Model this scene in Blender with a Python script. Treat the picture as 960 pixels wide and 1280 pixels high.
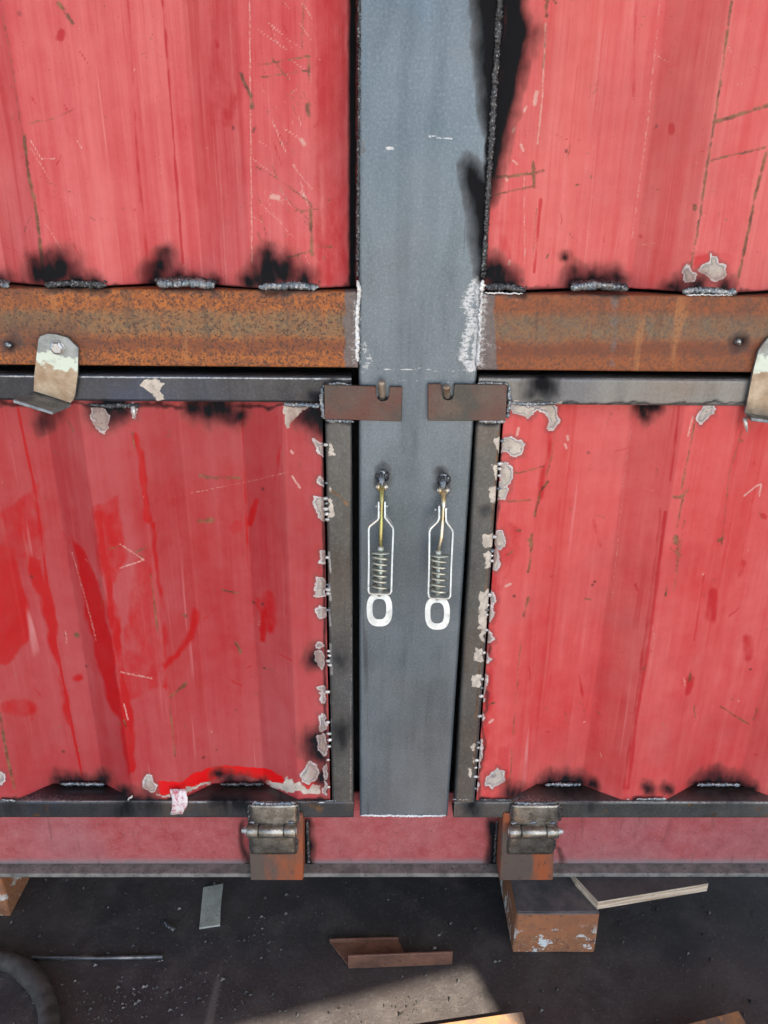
import bpy, bmesh, math, random
import numpy as np
from mathutils import Vector, Matrix
random.seed(7); rng = np.random.default_rng(7)
for o in list(bpy.data.objects): bpy.data.objects.remove(o)
S = bpy.context.scene; C = S.collection
# ---------------------------------------------------------------- camera, light, exposure
YAW, PITCH, ROLL, FPX, CAMH = math.radians(.856), math.radians(22.12), math.radians(.664), 960., 1.222
def basis():
    cy, sy = math.cos(YAW), math.sin(YAW)
    f = np.array([sy*math.cos(PITCH), cy*math.cos(PITCH), -math.sin(PITCH)])
    r = np.array([cy, -sy, 0.]); u = np.cross(r, f)
    return f, math.cos(ROLL)*r+math.sin(ROLL)*u, -math.sin(ROLL)*r+math.cos(ROLL)*u
BF, BR, BU = basis()
cam = bpy.data.cameras.new('camera'); cam_o = bpy.data.objects.new('camera', cam); C.objects.link(cam_o)
cam.sensor_fit = 'HORIZONTAL'; cam.sensor_width = 36; cam.lens = 36*FPX/960; cam.clip_start = .02; cam.clip_end = 500
m = Matrix(((BR[0], BU[0], -BF[0], 0), (BR[1], BU[1], -BF[1], -1), (BR[2], BU[2], -BF[2], CAMH), (0, 0, 0, 1)))
cam_o.matrix_world = m; S.camera = cam_o
SUN_EL, SUN_AZ = 50., 30.       # azimuth: degrees right of straight-behind-the-viewer
sd = Vector((math.cos(math.radians(SUN_EL))*math.sin(math.radians(SUN_AZ)), -math.cos(math.radians(SUN_EL))*math.cos(math.radians(SUN_AZ)), math.sin(math.radians(SUN_EL))))
W = bpy.data.worlds.new('World'); S.world = W; W.use_nodes = True
wn = W.node_tree; sky = wn.nodes.new('ShaderNodeTexSky'); sky.sky_type = 'NISHITA'; sky.sun_disc = False
sky.sun_elevation = math.radians(SUN_EL); sky.sun_rotation = math.atan2(sd.x, sd.y); sky.dust_density = 1.5; sky.ozone_density = 1.0
wn.links.new(sky.outputs[0], wn.nodes['Background'].inputs[0]); wn.nodes['Background'].inputs[1].default_value = .105
sl = bpy.data.lights.new('sun', 'SUN'); sl.energy = 5.0; sl.angle = math.radians(.5); sl.color = (1, .88, .74)
so = bpy.data.objects.new('sun_lamp', sl); C.objects.link(so); so.rotation_euler = (-sd).to_track_quat('-Z', 'Y').to_euler(); so.location = sd*8
S.view_settings.view_transform = 'Standard'; S.view_settings.look = 'None'; S.view_settings.exposure = 2.12; S.view_settings.gamma = 1
# ---------------------------------------------------------------- photo <-> place
def P(px, py, Y=0.):                       # point on the vertical plane y = Y
    d = BF+(px-480)/FPX*BR-(py-640)/FPX*BU; t = (1+Y)/d[1]
    return Vector((d[0]*t, Y, CAMH+d[2]*t))
def G(px, py, Z=0.):                       # point on the horizontal plane z = Z
    d = BF+(px-480)/FPX*BR-(py-640)/FPX*BU; t = (Z-CAMH)/d[2]
    return Vector((d[0]*t, -1+d[1]*t, Z))
def to_px(v):
    d = v-np.array([0, -1, CAMH]); z = d@BF
    return np.stack([480+FPX*(d@BR)/z, 640-FPX*(d@BU)/z], 1)
# ---------------------------------------------------------------- node helpers
class Mat:
    def __init__(s, name):
        s.m = bpy.data.materials.new(name); s.m.use_nodes = True; s.t = s.m.node_tree
        s.b = s.t.nodes['Principled BSDF']; s.co = s.t.nodes.new('ShaderNodeTexCoord').outputs['Object']
    def N(s, kind, ins=None, **props):
        n = s.t.nodes.new('ShaderNode'+kind)
        for k, v in props.items(): setattr(n, k, v)
        for k, v in (ins or {}).items(): s.set(n.inputs[k], v)
        return n
    def set(s, sock, v):
        if isinstance(v, bpy.types.NodeSocket): s.t.links.new(v, sock)
        elif v is not None:
            if isinstance(v, (tuple, list)) and len(v) == 3 and sock.type == 'RGBA': v = (*v, 1)
            if sock.type == 'RGBA' and isinstance(v, (int, float)): v = (v, v, v, 1)
            if sock.type == 'VECTOR' and isinstance(v, (int, float)): v = (v, v, v)
            sock.default_value = v
    def vec(s, sc=(1, 1, 1), rot=(0, 0, 0), off=(0, 0, 0)):
        return s.N('Mapping', {'Vector': s.co, 'Scale': sc, 'Rotation': rot, 'Location': off}).outputs[0]
    def noise(s, scale, detail=4, rough=.55, sc=(1, 1, 1), rot=(0, 0, 0), off=(0, 0, 0), dist=0):
        return s.N('TexNoise', {'Vector': s.vec(sc, rot, off), 'Scale': scale, 'Detail': detail, 'Roughness': rough, 'Distortion': dist}).outputs['Fac']
    def vor(s, scale, sc=(1, 1, 1), out='Distance', off=(0, 0, 0)):
        return s.N('TexVoronoi', {'Vector': s.vec(sc, off=off), 'Scale': scale}).outputs[out]
    def math(s, op, a, b=0., clamp=False):
        n = s.N('Math', operation=op, use_clamp=clamp); s.set(n.inputs[0], a); s.set(n.inputs[1], b); return n.outputs[0]
    def rng(s, v, a, b, c=0., d=1., smooth=False):
        return s.N('MapRange', {0: v, 1: a, 2: b, 3: c, 4: d}, interpolation_type='SMOOTHSTEP' if smooth else 'LINEAR').outputs[0]
    def mix(s, f, a, b, mode='MIX'):
        n = s.N('MixRGB', blend_type=mode); s.set(n.inputs[0], f); s.set(n.inputs[1], a); s.set(n.inputs[2], b); return n.outputs[0]
    def attr(s, name): return s.N('Attribute', attribute_name=name).outputs['Fac']
    def fin(s, col, rough=.5, metal=0., bump=None, dist=.001, strength=1., spec=None, coat=None):
        s.set(s.b.inputs['Base Color'], col); s.set(s.b.inputs['Roughness'], rough); s.set(s.b.inputs['Metallic'], metal)
        if spec is not None: s.set(s.b.inputs['Specular IOR Level'], spec)
        if bump is not None:
            n = s.N('Bump', {'Height': bump, 'Distance': dist, 'Strength': strength}); s.set(s.b.inputs['Normal'], n.outputs[0])
        return s.m
def layered(k, col, rough, metal, pale_col=(.60, .36, .31), spec0=.5):         # burnt patches, primer, scuffs and soot painted over a base, driven by surface masks
    fine = k.noise(260, 5, .7); med = k.noise(70, 4, .6)
    pale = k.attr('pale'); pf = k.rng(k.math('ADD', pale, k.math('MULTIPLY', k.math('SUBTRACT', fine, .5), 1.3)), .35, .75)
    col = k.mix(k.math('MULTIPLY', pf, .75), col, pale_col)
    sc = k.attr('scuff'); sf = k.rng(k.math('ADD', sc, k.math('MULTIPLY', k.math('SUBTRACT', fine, .5), 1.6)), .28, .8)
    col = k.mix(k.math('MULTIPLY', sf, .85), col, k.mix(k.rng(med, .35, .65), (.05, .03, .015), (.23, .12, .055)))
    pt = k.math('ADD', k.attr('patch'), k.math('MULTIPLY', k.math('SUBTRACT', fine, .5), 4))
    halo = k.rng(pt, 5, .8); col = k.mix(k.math('MULTIPLY', halo, .55), col, k.mix(med, (.28, .05, .05), (.1, .05, .045)))
    core = k.mix(k.rng(med, .35, .62), (.20, .185, .185), (.40, .35, .31)); big_ = k.noise(120, 4, .6, off=(3, 3, 3)); core = k.mix(k.rng(k.math('ADD', pt, k.math('MULTIPLY', k.math('SUBTRACT', big_, .5), 9)), -3.8, -5.4, 0, .6), core, (.52, .45, .38)); core = k.mix(k.rng(fine, .3, .42), (.12, .11, .11), core)
    core = k.mix(k.rng(pt, -2.8, -1.5), core, k.mix(k.rng(med, .4, .6), (.60, .54, .52), (.42, .36, .34)))
    pf2 = k.rng(pt, .1, -.6); col = k.mix(pf2, col, core)
    cr = k.math('ADD', k.attr('cream'), k.math('MULTIPLY', k.math('SUBTRACT', fine, .5), 5))
    cf = k.rng(cr, -.3, -1.2); cc = k.mix(k.rng(med, .35, .65), (.58, .51, .43), (.38, .33, .28)); cc = k.mix(k.rng(fine, .58, .7), cc, (.12, .09, .07))
    col = k.mix(cf, col, cc)
    so_ = k.attr('soot'); wisp = k.noise(16, 4, .6, sc=(5.5, 5.5, 1.5)); w2 = k.noise(120, 3, .6)
    sv = k.math('ADD', so_, k.math('ADD', k.math('MULTIPLY', k.math('SUBTRACT', wisp, .5), .62), k.math('MULTIPLY', k.math('SUBTRACT', w2, .5), .15)))
    sf2 = k.rng(sv, .08, .90); ring = k.math('MULTIPLY', k.rng(so_, .02, .16), k.rng(med, .3, .7, .1, .5)); col = k.mix(ring, col, (.22, .05, .035) if spec0 < .4 else (.07, .06, .055)); sf2 = k.math('MULTIPLY', k.math('MULTIPLY', sf2, k.rng(so_, .0, .2)), k.math('SUBTRACT', 1., k.math('MULTIPLY', k.math('MAXIMUM', pf2, cf), .8)))
    col = k.mix(k.math('POWER', sf2, .8), col, (.010, .0105, .012))
    k.set(k.b.inputs['Specular IOR Level'], k.rng(sf2, .2, .9, spec0, .06))
    rough = k.mix(pf2, rough, (.55,)*3); rough = k.mix(sf2, rough, (.85,)*3)
    metal = k.math('MULTIPLY', metal, k.math('SUBTRACT', 1., k.math('MAXIMUM', sf2, k.math('MAXIMUM', cf, pf2))))
    return col, rough, metal, pf2, fine
def paint(name, red, pink, dark, fade=.5, streak=1., gloss=.42):
    k = Mat(name)
    s1 = k.noise(22, 5, .7, sc=(1, 1, .05)); s2 = k.noise(75, 4, .7, sc=(1, 1, .03)); big = k.noise(5, 3, .5, sc=(1, 1, .6)); cl = k.noise(28, 6, .7)
    f = k.math('ADD', k.math('MULTIPLY', k.math('SUBTRACT', s1, .5), 1.7*streak), k.math('MULTIPLY', k.math('SUBTRACT', s2, .5), 1.3*streak))
    f = k.math('ADD', f, k.math('MULTIPLY', k.math('SUBTRACT', big, .5), 1.4)); f = k.math('ADD', f, k.math('MULTIPLY', k.math('SUBTRACT', cl, .5), .8))
    f = k.math('ADD', f, fade, True)
    col = k.mix(f, red, pink)
    thin = k.noise(48, 3, .6, sc=(1, 1, .02), off=(3, 0, 1)); col = k.mix(k.rng(thin, .64, .7, 0, .45*streak), col, dark)
    thin2 = k.noise(60, 3, .7, sc=(1, 1, .025), off=(9, 0, 4)); col = k.mix(k.rng(thin2, .66, .74, 0, .5*streak), col, (.66, .3, .3))
    for i, (c3, ss) in enumerate((((.70, .30, .27), 150), (dark, 190), ((.68, .24, .22), 90))):
        tn = k.noise(ss, 2, .5, sc=(1, 1, .012), off=(i*7, 0, i)); mk = k.noise(14, 4, .6, sc=(1, 1, .35), off=(i*4, 5, 0)); col = k.mix(k.math('MULTIPLY', k.rng(tn, .60, .68, 0, .5*streak), k.rng(mk, .50, .66, 0, .8*streak)), col, c3)
    wp = k.math('ADD', k.attr('wipe'), k.math('MULTIPLY', k.math('SUBTRACT', k.noise(45, 5, .65, sc=(1, 1, .5)), .5), 1.1)); wf = k.rng(wp, .3, .72)
    col = k.mix(k.math('MULTIPLY', wf, k.rng(cl, .3, .7, 1., .85)), col, dark)
    br = k.attr('clean'); bf = k.rng(k.math('ADD', br, k.math('MULTIPLY', k.math('SUBTRACT', cl, .5), .8)), .45, .55); col = k.mix(bf, col, (.62, .006, .008))
    spk = k.noise(420, 2, .5); col = k.mix(k.rng(spk, .70, .75, 0, .55), col, (.13, .02, .02))
    dots = k.rng(k.vor(26, off=(2, 1, 5)), .10, .05); dn = k.rng(k.noise(9, 2), .5, .56); col = k.mix(k.math('MULTIPLY', k.math('MULTIPLY', dots, dn), .75), col, (.07, .02, .02))
    rough = k.rng(f, 0, 1, gloss-.08, gloss+.14); rough = k.mix(wf, rough, (.42,)*3)
    for i, rt in enumerate((.35, -.5, 1.2)):
        sn = k.noise(26, 2, .5, sc=(1, 1, .03), rot=(0, rt, 0), off=(i*3, 0, 5)); msk = k.rng(k.noise(7, 2, .5, off=(i*5, 2, 1)), .5, .6)
        col = k.mix(k.math('MULTIPLY', k.rng(sn, .69, .71), k.math('MULTIPLY', msk, .45)), col, (.62, .3, .29) if i != 1 else dark)
    gr = k.noise(3.5, 5, .65, off=(8, 1, 2)); col = k.mix(k.rng(gr, .5, .72, 0, .35), col, (.30, .07, .07))
    col, rough, metal, pf, fine = layered(k, col, rough, 0., spec0=.24)
    h = k.math('ADD', k.math('ADD', k.math('MULTIPLY', k.noise(9, 3), 2.2), k.math('MULTIPLY', k.noise(38, 3), .28)), k.math('MULTIPLY', fine, .14)); h = k.math('ADD', h, k.math('MULTIPLY', k.rng(k.attr('patch'), 1., -3.5), k.rng(k.noise(110, 3), .3, .7, .5, 1.3)))
    return k.fin(col, rough, metal, h, .0013, .6)
def mill(name, a, b, heat=.3, metal=.75, rough=.42, grain=.35, edge=None):
    k = Mat(name)
    n1 = k.noise(9, 5, .6); n2 = k.noise(300, 3, .7); n3 = k.noise(24, 4, .6, sc=(1, 1, .25)); vv = k.noise(5, 3, .5, off=(4, 2, 7))
    col = k.mix(k.rng(n1, .35, .65), a, b)
    col = k.mix(k.rng(n3, .5, .75, 0, .5), col, tuple(x*.55 for x in a))
    col = k.mix(k.rng(vv, .52, .68, 0, heat), col, (.17, .10, .06)); col = k.mix(k.rng(vv, .46, .34, 0, heat), col, (.045, .06, .10))
    col = k.mix(k.rng(n2, .5, .78, 0, grain), col, (.5, .52, .54)); col = k.mix(k.rng(n2, .42, .3, 0, grain*1.4), col, (.02, .02, .024))
    sc_ = k.noise(60, 3, .6, sc=(1, 1, .04), off=(1, 3, 2)); col = k.mix(k.rng(sc_, .66, .72, 0, .5), col, (.03, .03, .035))
    hp_ = k.noise(10, 5, .7, sc=(1, 1, .07), off=(2, 6, 1)); col = k.mix(k.rng(hp_, .52, .70, 0, .3), col, tuple(min(1, x*1.5) for x in b)); col = k.mix(k.rng(hp_, .46, .32, 0, .35), col, tuple(x*.5 for x in a))
    pit = k.noise(75, 4, .65, off=(6, 2, 1)); col = k.mix(k.rng(pit, .70, .73, 0, .75), col, (.012, .012, .013))
    r = k.rng(n1, .3, .7, rough-.08, rough+.12)
    ch = k.math('ADD', k.attr('chalk'), k.math('MULTIPLY', k.math('SUBTRACT', k.noise(210, 4, .75, sc=(.7, 1, 1.3)), .5), 1.8)); cf = k.rng(ch, .5, .8)
    col = k.mix(k.math('MULTIPLY', cf, .75), col, (.66, .66, .66)); mt = k.math('MULTIPLY', k.math('SUBTRACT', 1, cf), metal)
    col, r, mt, pf, fine = layered(k, col, r, mt, (.5, .5, .5))
    h = k.math('ADD', k.math('MULTIPLY', n2, .25), k.noise(11, 3))
    return k.fin(col, r, mt, h, .0006, .5)
def rust(name, zoff=0., axis=2, banded=True, lo=(.055, .03, .02), hot=(.40, .135, .022), olive=(.13, .105, .062), dark_sp=.85):
    k = Mat(name)
    fine = k.noise(230, 5, .75); med = k.noise(55, 5, .65); big = k.noise(7, 4, .6, sc=(.8, 1, 1.3)); sp = k.noise(330, 2, .6)
    col = k.mix(k.rng(fine, .43, .54), (.13, .045, .02), hot); col = k.mix(k.rng(med, .4, .62, 0, .6), col, (.26, .075, .022))
    if banded:
        z = k.N('SeparateXYZ', {0: k.co}).outputs[2]; z = k.math('ADD', z, k.math('MULTIPLY', k.math('SUBTRACT', k.noise(12, 4, .6, sc=(.6, 1, 1)), .5), .022))
        o1 = k.math('MULTIPLY', k.rng(z, zoff+.076, zoff+.066), k.rng(z, zoff+.034, zoff+.046))
        stre = k.rng(k.noise(38, 3, .7, sc=(1, 1, .22), off=(2, 0, 0)), .60, .66, 1, .35)
        col = k.mix(k.math('MULTIPLY', o1, k.math('MULTIPLY', stre, k.rng(med, .25, .6, .95, .5))), col, k.mix(k.rng(fine, .4, .65), olive, (.20, .15, .08)))
        o2 = k.math('MULTIPLY', k.rng(z, zoff+.040, zoff+.032), k.rng(z, zoff+.016, zoff+.024)); col = k.mix(k.math('MULTIPLY', o2, .6), col, (.13, .04, .022))
    vs = k.noise(40, 3, .6, sc=(1, 1, .12), off=(5, 0, 0)); col = k.mix(k.rng(vs, .6, .68, 0, .5), col, (.42, .17, .06)); col = k.mix(k.rng(vs, .4, .33, 0, .45), col, (.08, .05, .035))
    col = k.mix(k.rng(big, .5, .68, 0, .6), col, (.11, .045, .03))
    col = k.mix(k.rng(sp, .57, .62, 0, dark_sp), col, lo)
    gr = k.attr('ground'); gf = k.rng(k.math('ADD', gr, k.math('MULTIPLY', k.math('SUBTRACT', k.noise(45, 5, .7, sc=(.5, 1, 1.6)), .5), .9)), .4, .65)
    col = k.mix(k.math('MULTIPLY', gf, .9), col, k.mix(k.rng(fine, .4, .6), (.14, .12, .115), (.22, .19, .18)))
    ch = k.math('ADD', k.attr('chalk'), k.math('MULTIPLY', k.math('SUBTRACT', k.noise(210, 4, .75, sc=(.7, 1, 1.3)), .5), 1.8)); cf = k.rng(ch, .5, .8)
    col = k.mix(k.math('MULTIPLY', cf, .7), col, (.62, .61, .60))
    col, r, mt, pf, f2 = layered(k, col, k.rng(fine, .3, .7, .6, .85), k.math('MULTIPLY', gf, .5))
    return k.fin(col, r, mt, k.math('ADD', fine, k.math('MULTIPLY', med, 1.5)), .0009, .8)
def simple(name, a, b, rough=.5, metal=0., scale=60, bump=.0005, speck=None, det=4, lo=.38, hi=.62, sc=(1, 1, 1)):
    k = Mat(name); n = k.noise(scale, det, .65, sc=sc); n2 = k.noise(scale*5, 3, .6)
    col = k.mix(k.rng(n, lo, hi), a, b)
    if speck: col = k.mix(k.rng(n2, .6, .68, 0, .8), col, speck)
    return k.fin(col, k.rng(n2, .3, .7, rough-.08, rough+.08), metal, k.math('ADD', n, k.math('MULTIPLY', n2, .4)), bump, .8)
M = {}
M['paint_ul'] = paint('faded_red_paint', (.47, .036, .041), (.61, .145, .145), (.42, .018, .024), .5, 1.0)
M['paint_ur'] = paint('chalky_red_paint', (.53, .046, .047), (.64, .165, .152), (.48, .025, .03), .52, .9)
M['paint_ll'] = paint('worn_red_paint', (.35, .020, .024), (.41, .085, .087), (.40, .003, .005), .46, .5, .38)
M['paint_lr'] = paint('pink_red_paint', (.51, .037, .039), (.61, .135, .122), (.45, .02, .024), .46, .55)
def rail_mat():
    k = Mat('dusty_red_paint'); n = k.noise(30, 5, .7); f = k.noise(330, 4, .7); z = k.N('SeparateXYZ', {0: k.co}).outputs[2]
    col = k.mix(k.rng(n, .35, .65), (.30, .048, .05), (.38, .10, .10)); col = k.mix(k.rng(f, .55, .72, 0, .55), col, (.40, .22, .23))
    zz = k.math('ADD', z, k.math('MULTIPLY', k.math('SUBTRACT', n, .5), .012)); col = k.mix(k.rng(zz, .138, .124), col, k.mix(n, (.15, .13, .13), (.24, .2, .2)))
    d = k.noise(5, 3); col = k.mix(k.rng(d, .45, .75, 0, .4), col, (.28, .17, .18))
    dr_ = k.noise(55, 3, .7, sc=(1, 1, .12), off=(2, 0, 0)); col = k.mix(k.rng(dr_, .60, .70, 0, .5), col, (.16, .05, .05)); sp_ = k.noise(130, 4, .7, off=(1, 0, 3)); col = k.mix(k.rng(sp_, .64, .69, 0, .8), col, (.09, .05, .045))
    pass
    col, r, mt, pf, f2 = layered(k, col, .62, 0., spec0=.3)
    return k.fin(col, r, mt, k.math('ADD', f, n), .0005, .6)
M['rail'] = rail_mat()
M['lip'] = simple('dusty_grey_flange', (.12, .115, .105), (.22, .205, .185), .7, .1, 40, .0006, (.04, .035, .035))
M['post'] = mill('blue_mill_scale', (.098, .128, .15), (.155, .185, .21), .1, .6, .40, .2)
M['tube'] = mill('grey_mill_scale', (.062, .064, .062), (.115, .115, .108), .22, .5, .36, .14)
M['tube_blue'] = mill('blue_black_mill_scale', (.03, .034, .042), (.075, .075, .078), .75, .55, .32, .08)
M['tube_r'] = mill('pale_mill_scale', (.15, .145, .135), (.20, .195, .185), .35, .5, .42, .12)
M['rust_l'] = rust('orange_rust', 1.018, hot=(.43, .135, .028))
M['rust_r'] = rust('red_brown_rust', 1.018, hot=(.29, .085, .028), lo=(.09, .04, .025), olive=(.12, .105, .075), dark_sp=.5)
def plate_mat():
    k = Mat('heat_tinted_plate'); n = k.noise(20, 5, .65); f = k.noise(240, 4, .7); b = k.noise(11, 4, .6, off=(3, 1, 2)); st = k.noise(60, 3, .7, sc=(1, 1, .1))
    col = k.mix(k.rng(n, .38, .6), (.06, .055, .048), (.115, .085, .066)); col = k.mix(k.rng(b, .48, .62, 0, .85), col, (.12, .046, .036))
    col = k.mix(k.rng(st, .6, .7, 0, .6), col, (.17, .09, .04)); col = k.mix(k.rng(f, .58, .66, 0, .7), col, (.03, .022, .02)); col = k.mix(k.rng(f, .38, .3, 0, .4), col, (.22, .2, .18))
    return k.fin(col, k.rng(n, .3, .7, .38, .58), .45, k.math('ADD', f, n), .0005, .8)
M['rust_plate'] = plate_mat()
M['rust_block'] = simple('rusty_hinge_mount', (.28, .07, .022), (.09, .065, .052), .75, .1, 13, .0007, (.08, .04, .025), lo=.44, hi=.58, sc=(1, 1, .3))
M['black'] = simple('dark_interior', (.012, .012, .013), (.02, .02, .02), .9)
M['shell'] = simple('container_red', (.3, .04, .04), (.36, .06, .06), .6)
def weld_mat(name, a, b, c, metal=.8, rough=.38):
    k = Mat(name); n = k.noise(90, 4, .6); f = k.noise(330, 4, .7)
    col = k.mix(k.rng(n, .4, .6), a, b); col = k.mix(k.rng(f, .54, .66), col, c)
    return k.fin(col, rough, k.rng(f, .5, .66, metal, metal*.5), f, .0009, 1.)
M['weld'] = weld_mat('weld_metal', (.10, .13, .16), (.22, .22, .22), (.62, .66, .68))
M['weld_dark'] = weld_mat('burnt_weld', (.028, .03, .034), (.06, .06, .062), (.30, .31, .32), .6, .45)
M['weld_white'] = weld_mat('ground_weld', (.55, .56, .56), (.75, .75, .74), (.82, .82, .82), .3, .45)
M['silver'] = simple('pale_tack_metal', (.42, .42, .41), (.66, .65, .62), .4, .5, 120)
M['zinc'] = simple('bright_zinc', (.44, .45, .43), (.62, .62, .59), .38, .5, 45, .0003, (.36, .36, .32))
M['spring'] = simple('spring_steel', (.34, .34, .28), (.58, .58, .50), .34, .75, 90, .0002)
M['yzinc'] = simple('yellow_zinc', (.42, .42, .16), (.40, .30, .13), .32, .7, 60, .0002)
M['gzinc'] = simple('pale_green_zinc', (.42, .46, .38), (.55, .57, .50), .42, .45, 80, .0002)
M['hinge'] = simple('hinge_steel', (.17, .15, .125), (.33, .31, .27), .32, .8, 60, .0005, (.06, .055, .05))
M['boltm'] = simple('galvanised_bolt', (.30, .31, .32), (.52, .53, .54), .3, .85, 150, .0004)
M['gold'] = simple('brass_coloured_zinc', (.55, .42, .2), (.62, .58, .5), .3, .8, 80, .0002)
def bracket_mat():
    k = Mat('tan_galvanised_bracket'); z = k.attr('zone'); n = k.noise(60, 4, .65); f = k.noise(260, 4, .7); w = k.noise(38, 3, .6)
    zz = k.math('ADD', z, k.math('MULTIPLY', k.math('SUBTRACT', w, .5), .5))
    tan = k.mix(k.rng(n, .35, .65), (.30, .20, .115), (.46, .36, .25)); tan = k.mix(k.rng(f, .6, .7, 0, .6), tan, (.16, .11, .07))
    gre = k.mix(k.rng(n, .4, .6), (.24, .26, .25), (.34, .36, .35))
    col = k.mix(k.rng(zz, .30, .33), gre, (.58, .64, .54)); col = k.mix(k.rng(zz, .46, .49), col, tan); col = k.mix(k.rng(zz, .84, 1.02), col, (.15, .115, .08)); gm = k.noise(22, 5, .7, off=(4, 0, 1)); col = k.mix(k.rng(gm, .55, .7, 0, .6), col, (.16, .13, .10))
    return k.fin(col, .5, k.rng(zz, .3, .33, .6, .1), k.math('ADD', n, f), .0005, .8)
M['bracket'] = bracket_mat()
M['bracket_edge'] = simple('cut_bracket_edge', (.13, .14, .14), (.26, .27, .27), .45, .6, 80, .0005)
def floor_mat():
    k = Mat('sooty_workshop_floor'); a = k.noise(2.2, 5, .6); b = k.noise(14, 6, .7); f = k.noise(160, 5, .75)
    col = k.mix(k.rng(a, .35, .65), (.022, .023, .025), (.040, .034, .032)); col = k.mix(k.rng(b, .48, .66, 0, .75), col, (.062, .055, .052))
    col = k.mix(k.rng(f, .56, .68, 0, .6), col, (.12, .11, .105)); scr = k.noise(14, 2, .5, sc=(1, .05, 1), rot=(0, 0, .7)); col = k.mix(k.rng(scr, .69, .72, 0, .5), col, (.13, .12, .11)); col = k.mix(k.rng(f, .4, .3, 0, .6), col, (.012, .012, .012))
    st = k.rng(k.noise(6, 4, .6, off=(3, 4, 0)), .58, .66); col = k.mix(k.math('MULTIPLY', st, .5), col, (.018, .018, .02))
    yy = k.N('SeparateXYZ', {0: k.co}).outputs[1]
    col = k.mix(k.rng(yy, -1.0, -2.2), col, k.mix(b, (.16, .14, .12), (.25, .22, .19)))
    return k.fin(col, k.rng(b, .3, .7, .5, .75), 0., k.math('ADD', k.math('MULTIPLY', b, 1.5), k.math('MULTIPLY', f, .4)), .003, .7)
M['floor'] = floor_mat()
def block_mat():
    k = Mat('rusty_block_face'); n = k.noise(26, 5, .65); f = k.noise(190, 5, .75); nz = k.N('SeparateXYZ', {0: k.N('NewGeometry').outputs['Normal']}).outputs[2]
    col = k.mix(k.rng(n, .38, .64), (.31, .115, .045), (.20, .085, .042)); col = k.mix(k.rng(f, .62, .7, 0, .8), col, (.07, .035, .025))
    z = k.N('SeparateXYZ', {0: k.co}).outputs[2]; w = k.noise(30, 5, .7, off=(1.4, 2, 3)); wf = k.math('MULTIPLY', k.rng(w, .565, .58), k.rng(z, .07, .03)); dk = k.noise(48, 5, .7, off=(5, 4, 3)); col = k.mix(k.rng(dk, .58, .66, 0, .8), col, (.06, .04, .035)); col = k.mix(k.rng(n, .44, .36, 0, .5), col, (.12, .07, .05))
    col = k.mix(wf, col, (.56, .60, .58)); sp = k.math('MULTIPLY', k.rng(f, .56, .6), k.rng(z, .055, .01)); col = k.mix(k.math('MULTIPLY', sp, .5), col, (.45, .38, .22))
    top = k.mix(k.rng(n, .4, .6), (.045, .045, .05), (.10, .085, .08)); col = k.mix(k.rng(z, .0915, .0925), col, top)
    return k.fin(col, .75, 0., k.math('ADD', f, n), .0012, .8)
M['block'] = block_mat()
M['ply_edge'] = simple('raw_plywood_edge', (.34, .25, .17), (.60, .50, .38), .8, 0, 45, .003, (.14, .10, .07), sc=(.2, .6, 5))
M['ply_face'] = simple('dirty_plywood_face', (.035, .033, .034), (.06, .055, .053), .7, 0, 30)
M['chip'] = simple('grey_green_plate', (.27, .29, .25), (.36, .38, .33), .6, .1, 40, .0005, (.12, .12, .1))
M['scrap'] = simple('brown_scrap_steel', (.12, .06, .042), (.20, .10, .065), .55, .25, 25, .0005, (.07, .035, .025))
M['rod'] = simple('dull_rod_steel', (.09, .10, .11), (.2, .21, .22), .4, .7, 50)
M['hose'] = simple('dusty_rubber_hose', (.024, .022, .02), (.05, .045, .04), .8, 0, 40, .001)
M['grit'] = simple('spatter_grit', (.025, .025, .025), (.11, .105, .10), .45, .5, 12, .0005, lo=.45, hi=.6)
M['roof'] = simple('shade_canopy_metal', (.35, .36, .36), (.45, .45, .44), .6, .2, 8)
M['flap'] = simple('peeled_paint_back', (.70, .62, .62), (.45, .10, .13), .6, 0, 90, .0008, lo=.5, hi=.64)
M['copper'] = simple('burnt_peg_steel', (.22, .15, .10), (.42, .36, .30), .42, .55, 60, .0008, (.10, .06, .04))
# ---------------------------------------------------------------- object helpers
def tag(o, label=None, cat=None, group=None, kind=None):
    for a, b in (('label', label), ('category', cat), ('group', group), ('kind', kind)):
        if b: o[a] = b
    return o
def empty(name, loc, label, cat, group=None):
    o = bpy.data.objects.new(name, None); o.location = loc; o.empty_display_size = .05; C.objects.link(o); return tag(o, label, cat, group)
BASE = {}
def base(o):
    p = Vector((0, 0, 0))
    while o: p = p+o.location; o = o.parent
    return p
def link(name, me, mat, parent=None, smooth=True):
    if parent is not None: me.transform(Matrix.Translation(-base(parent)))
    for mm in (mat if isinstance(mat, (list, tuple)) else [mat]): me.materials.append(mm)
    if smooth: me.polygons.foreach_set('use_smooth', [True]*len(me.polygons))
    me.update(); o = bpy.data.objects.new(name, me); C.objects.link(o); o.parent = parent; return o
def from_bm(name, bm, mat, parent=None, smooth=False):
    bmesh.ops.recalc_face_normals(bm, faces=bm.faces); me = bpy.data.meshes.new(name); bm.to_mesh(me); bm.free(); return link(name, me, mat, parent, smooth)
def box(name, lo, hi, mat, parent=None, bev=.0015, seg=1):
    bm = bmesh.new(); bmesh.ops.create_cube(bm, size=1); lo, hi = Vector(lo), Vector(hi)
    for v in bm.verts: v.co = Vector([(lo[i]+hi[i])/2+v.co[i]*(hi[i]-lo[i]) for i in range(3)])
    if bev: bmesh.ops.bevel(bm, geom=bm.edges[:], offset=bev, segments=seg, affect='EDGES', profile=.5)
    return from_bm(name, bm, mat, parent)
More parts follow.
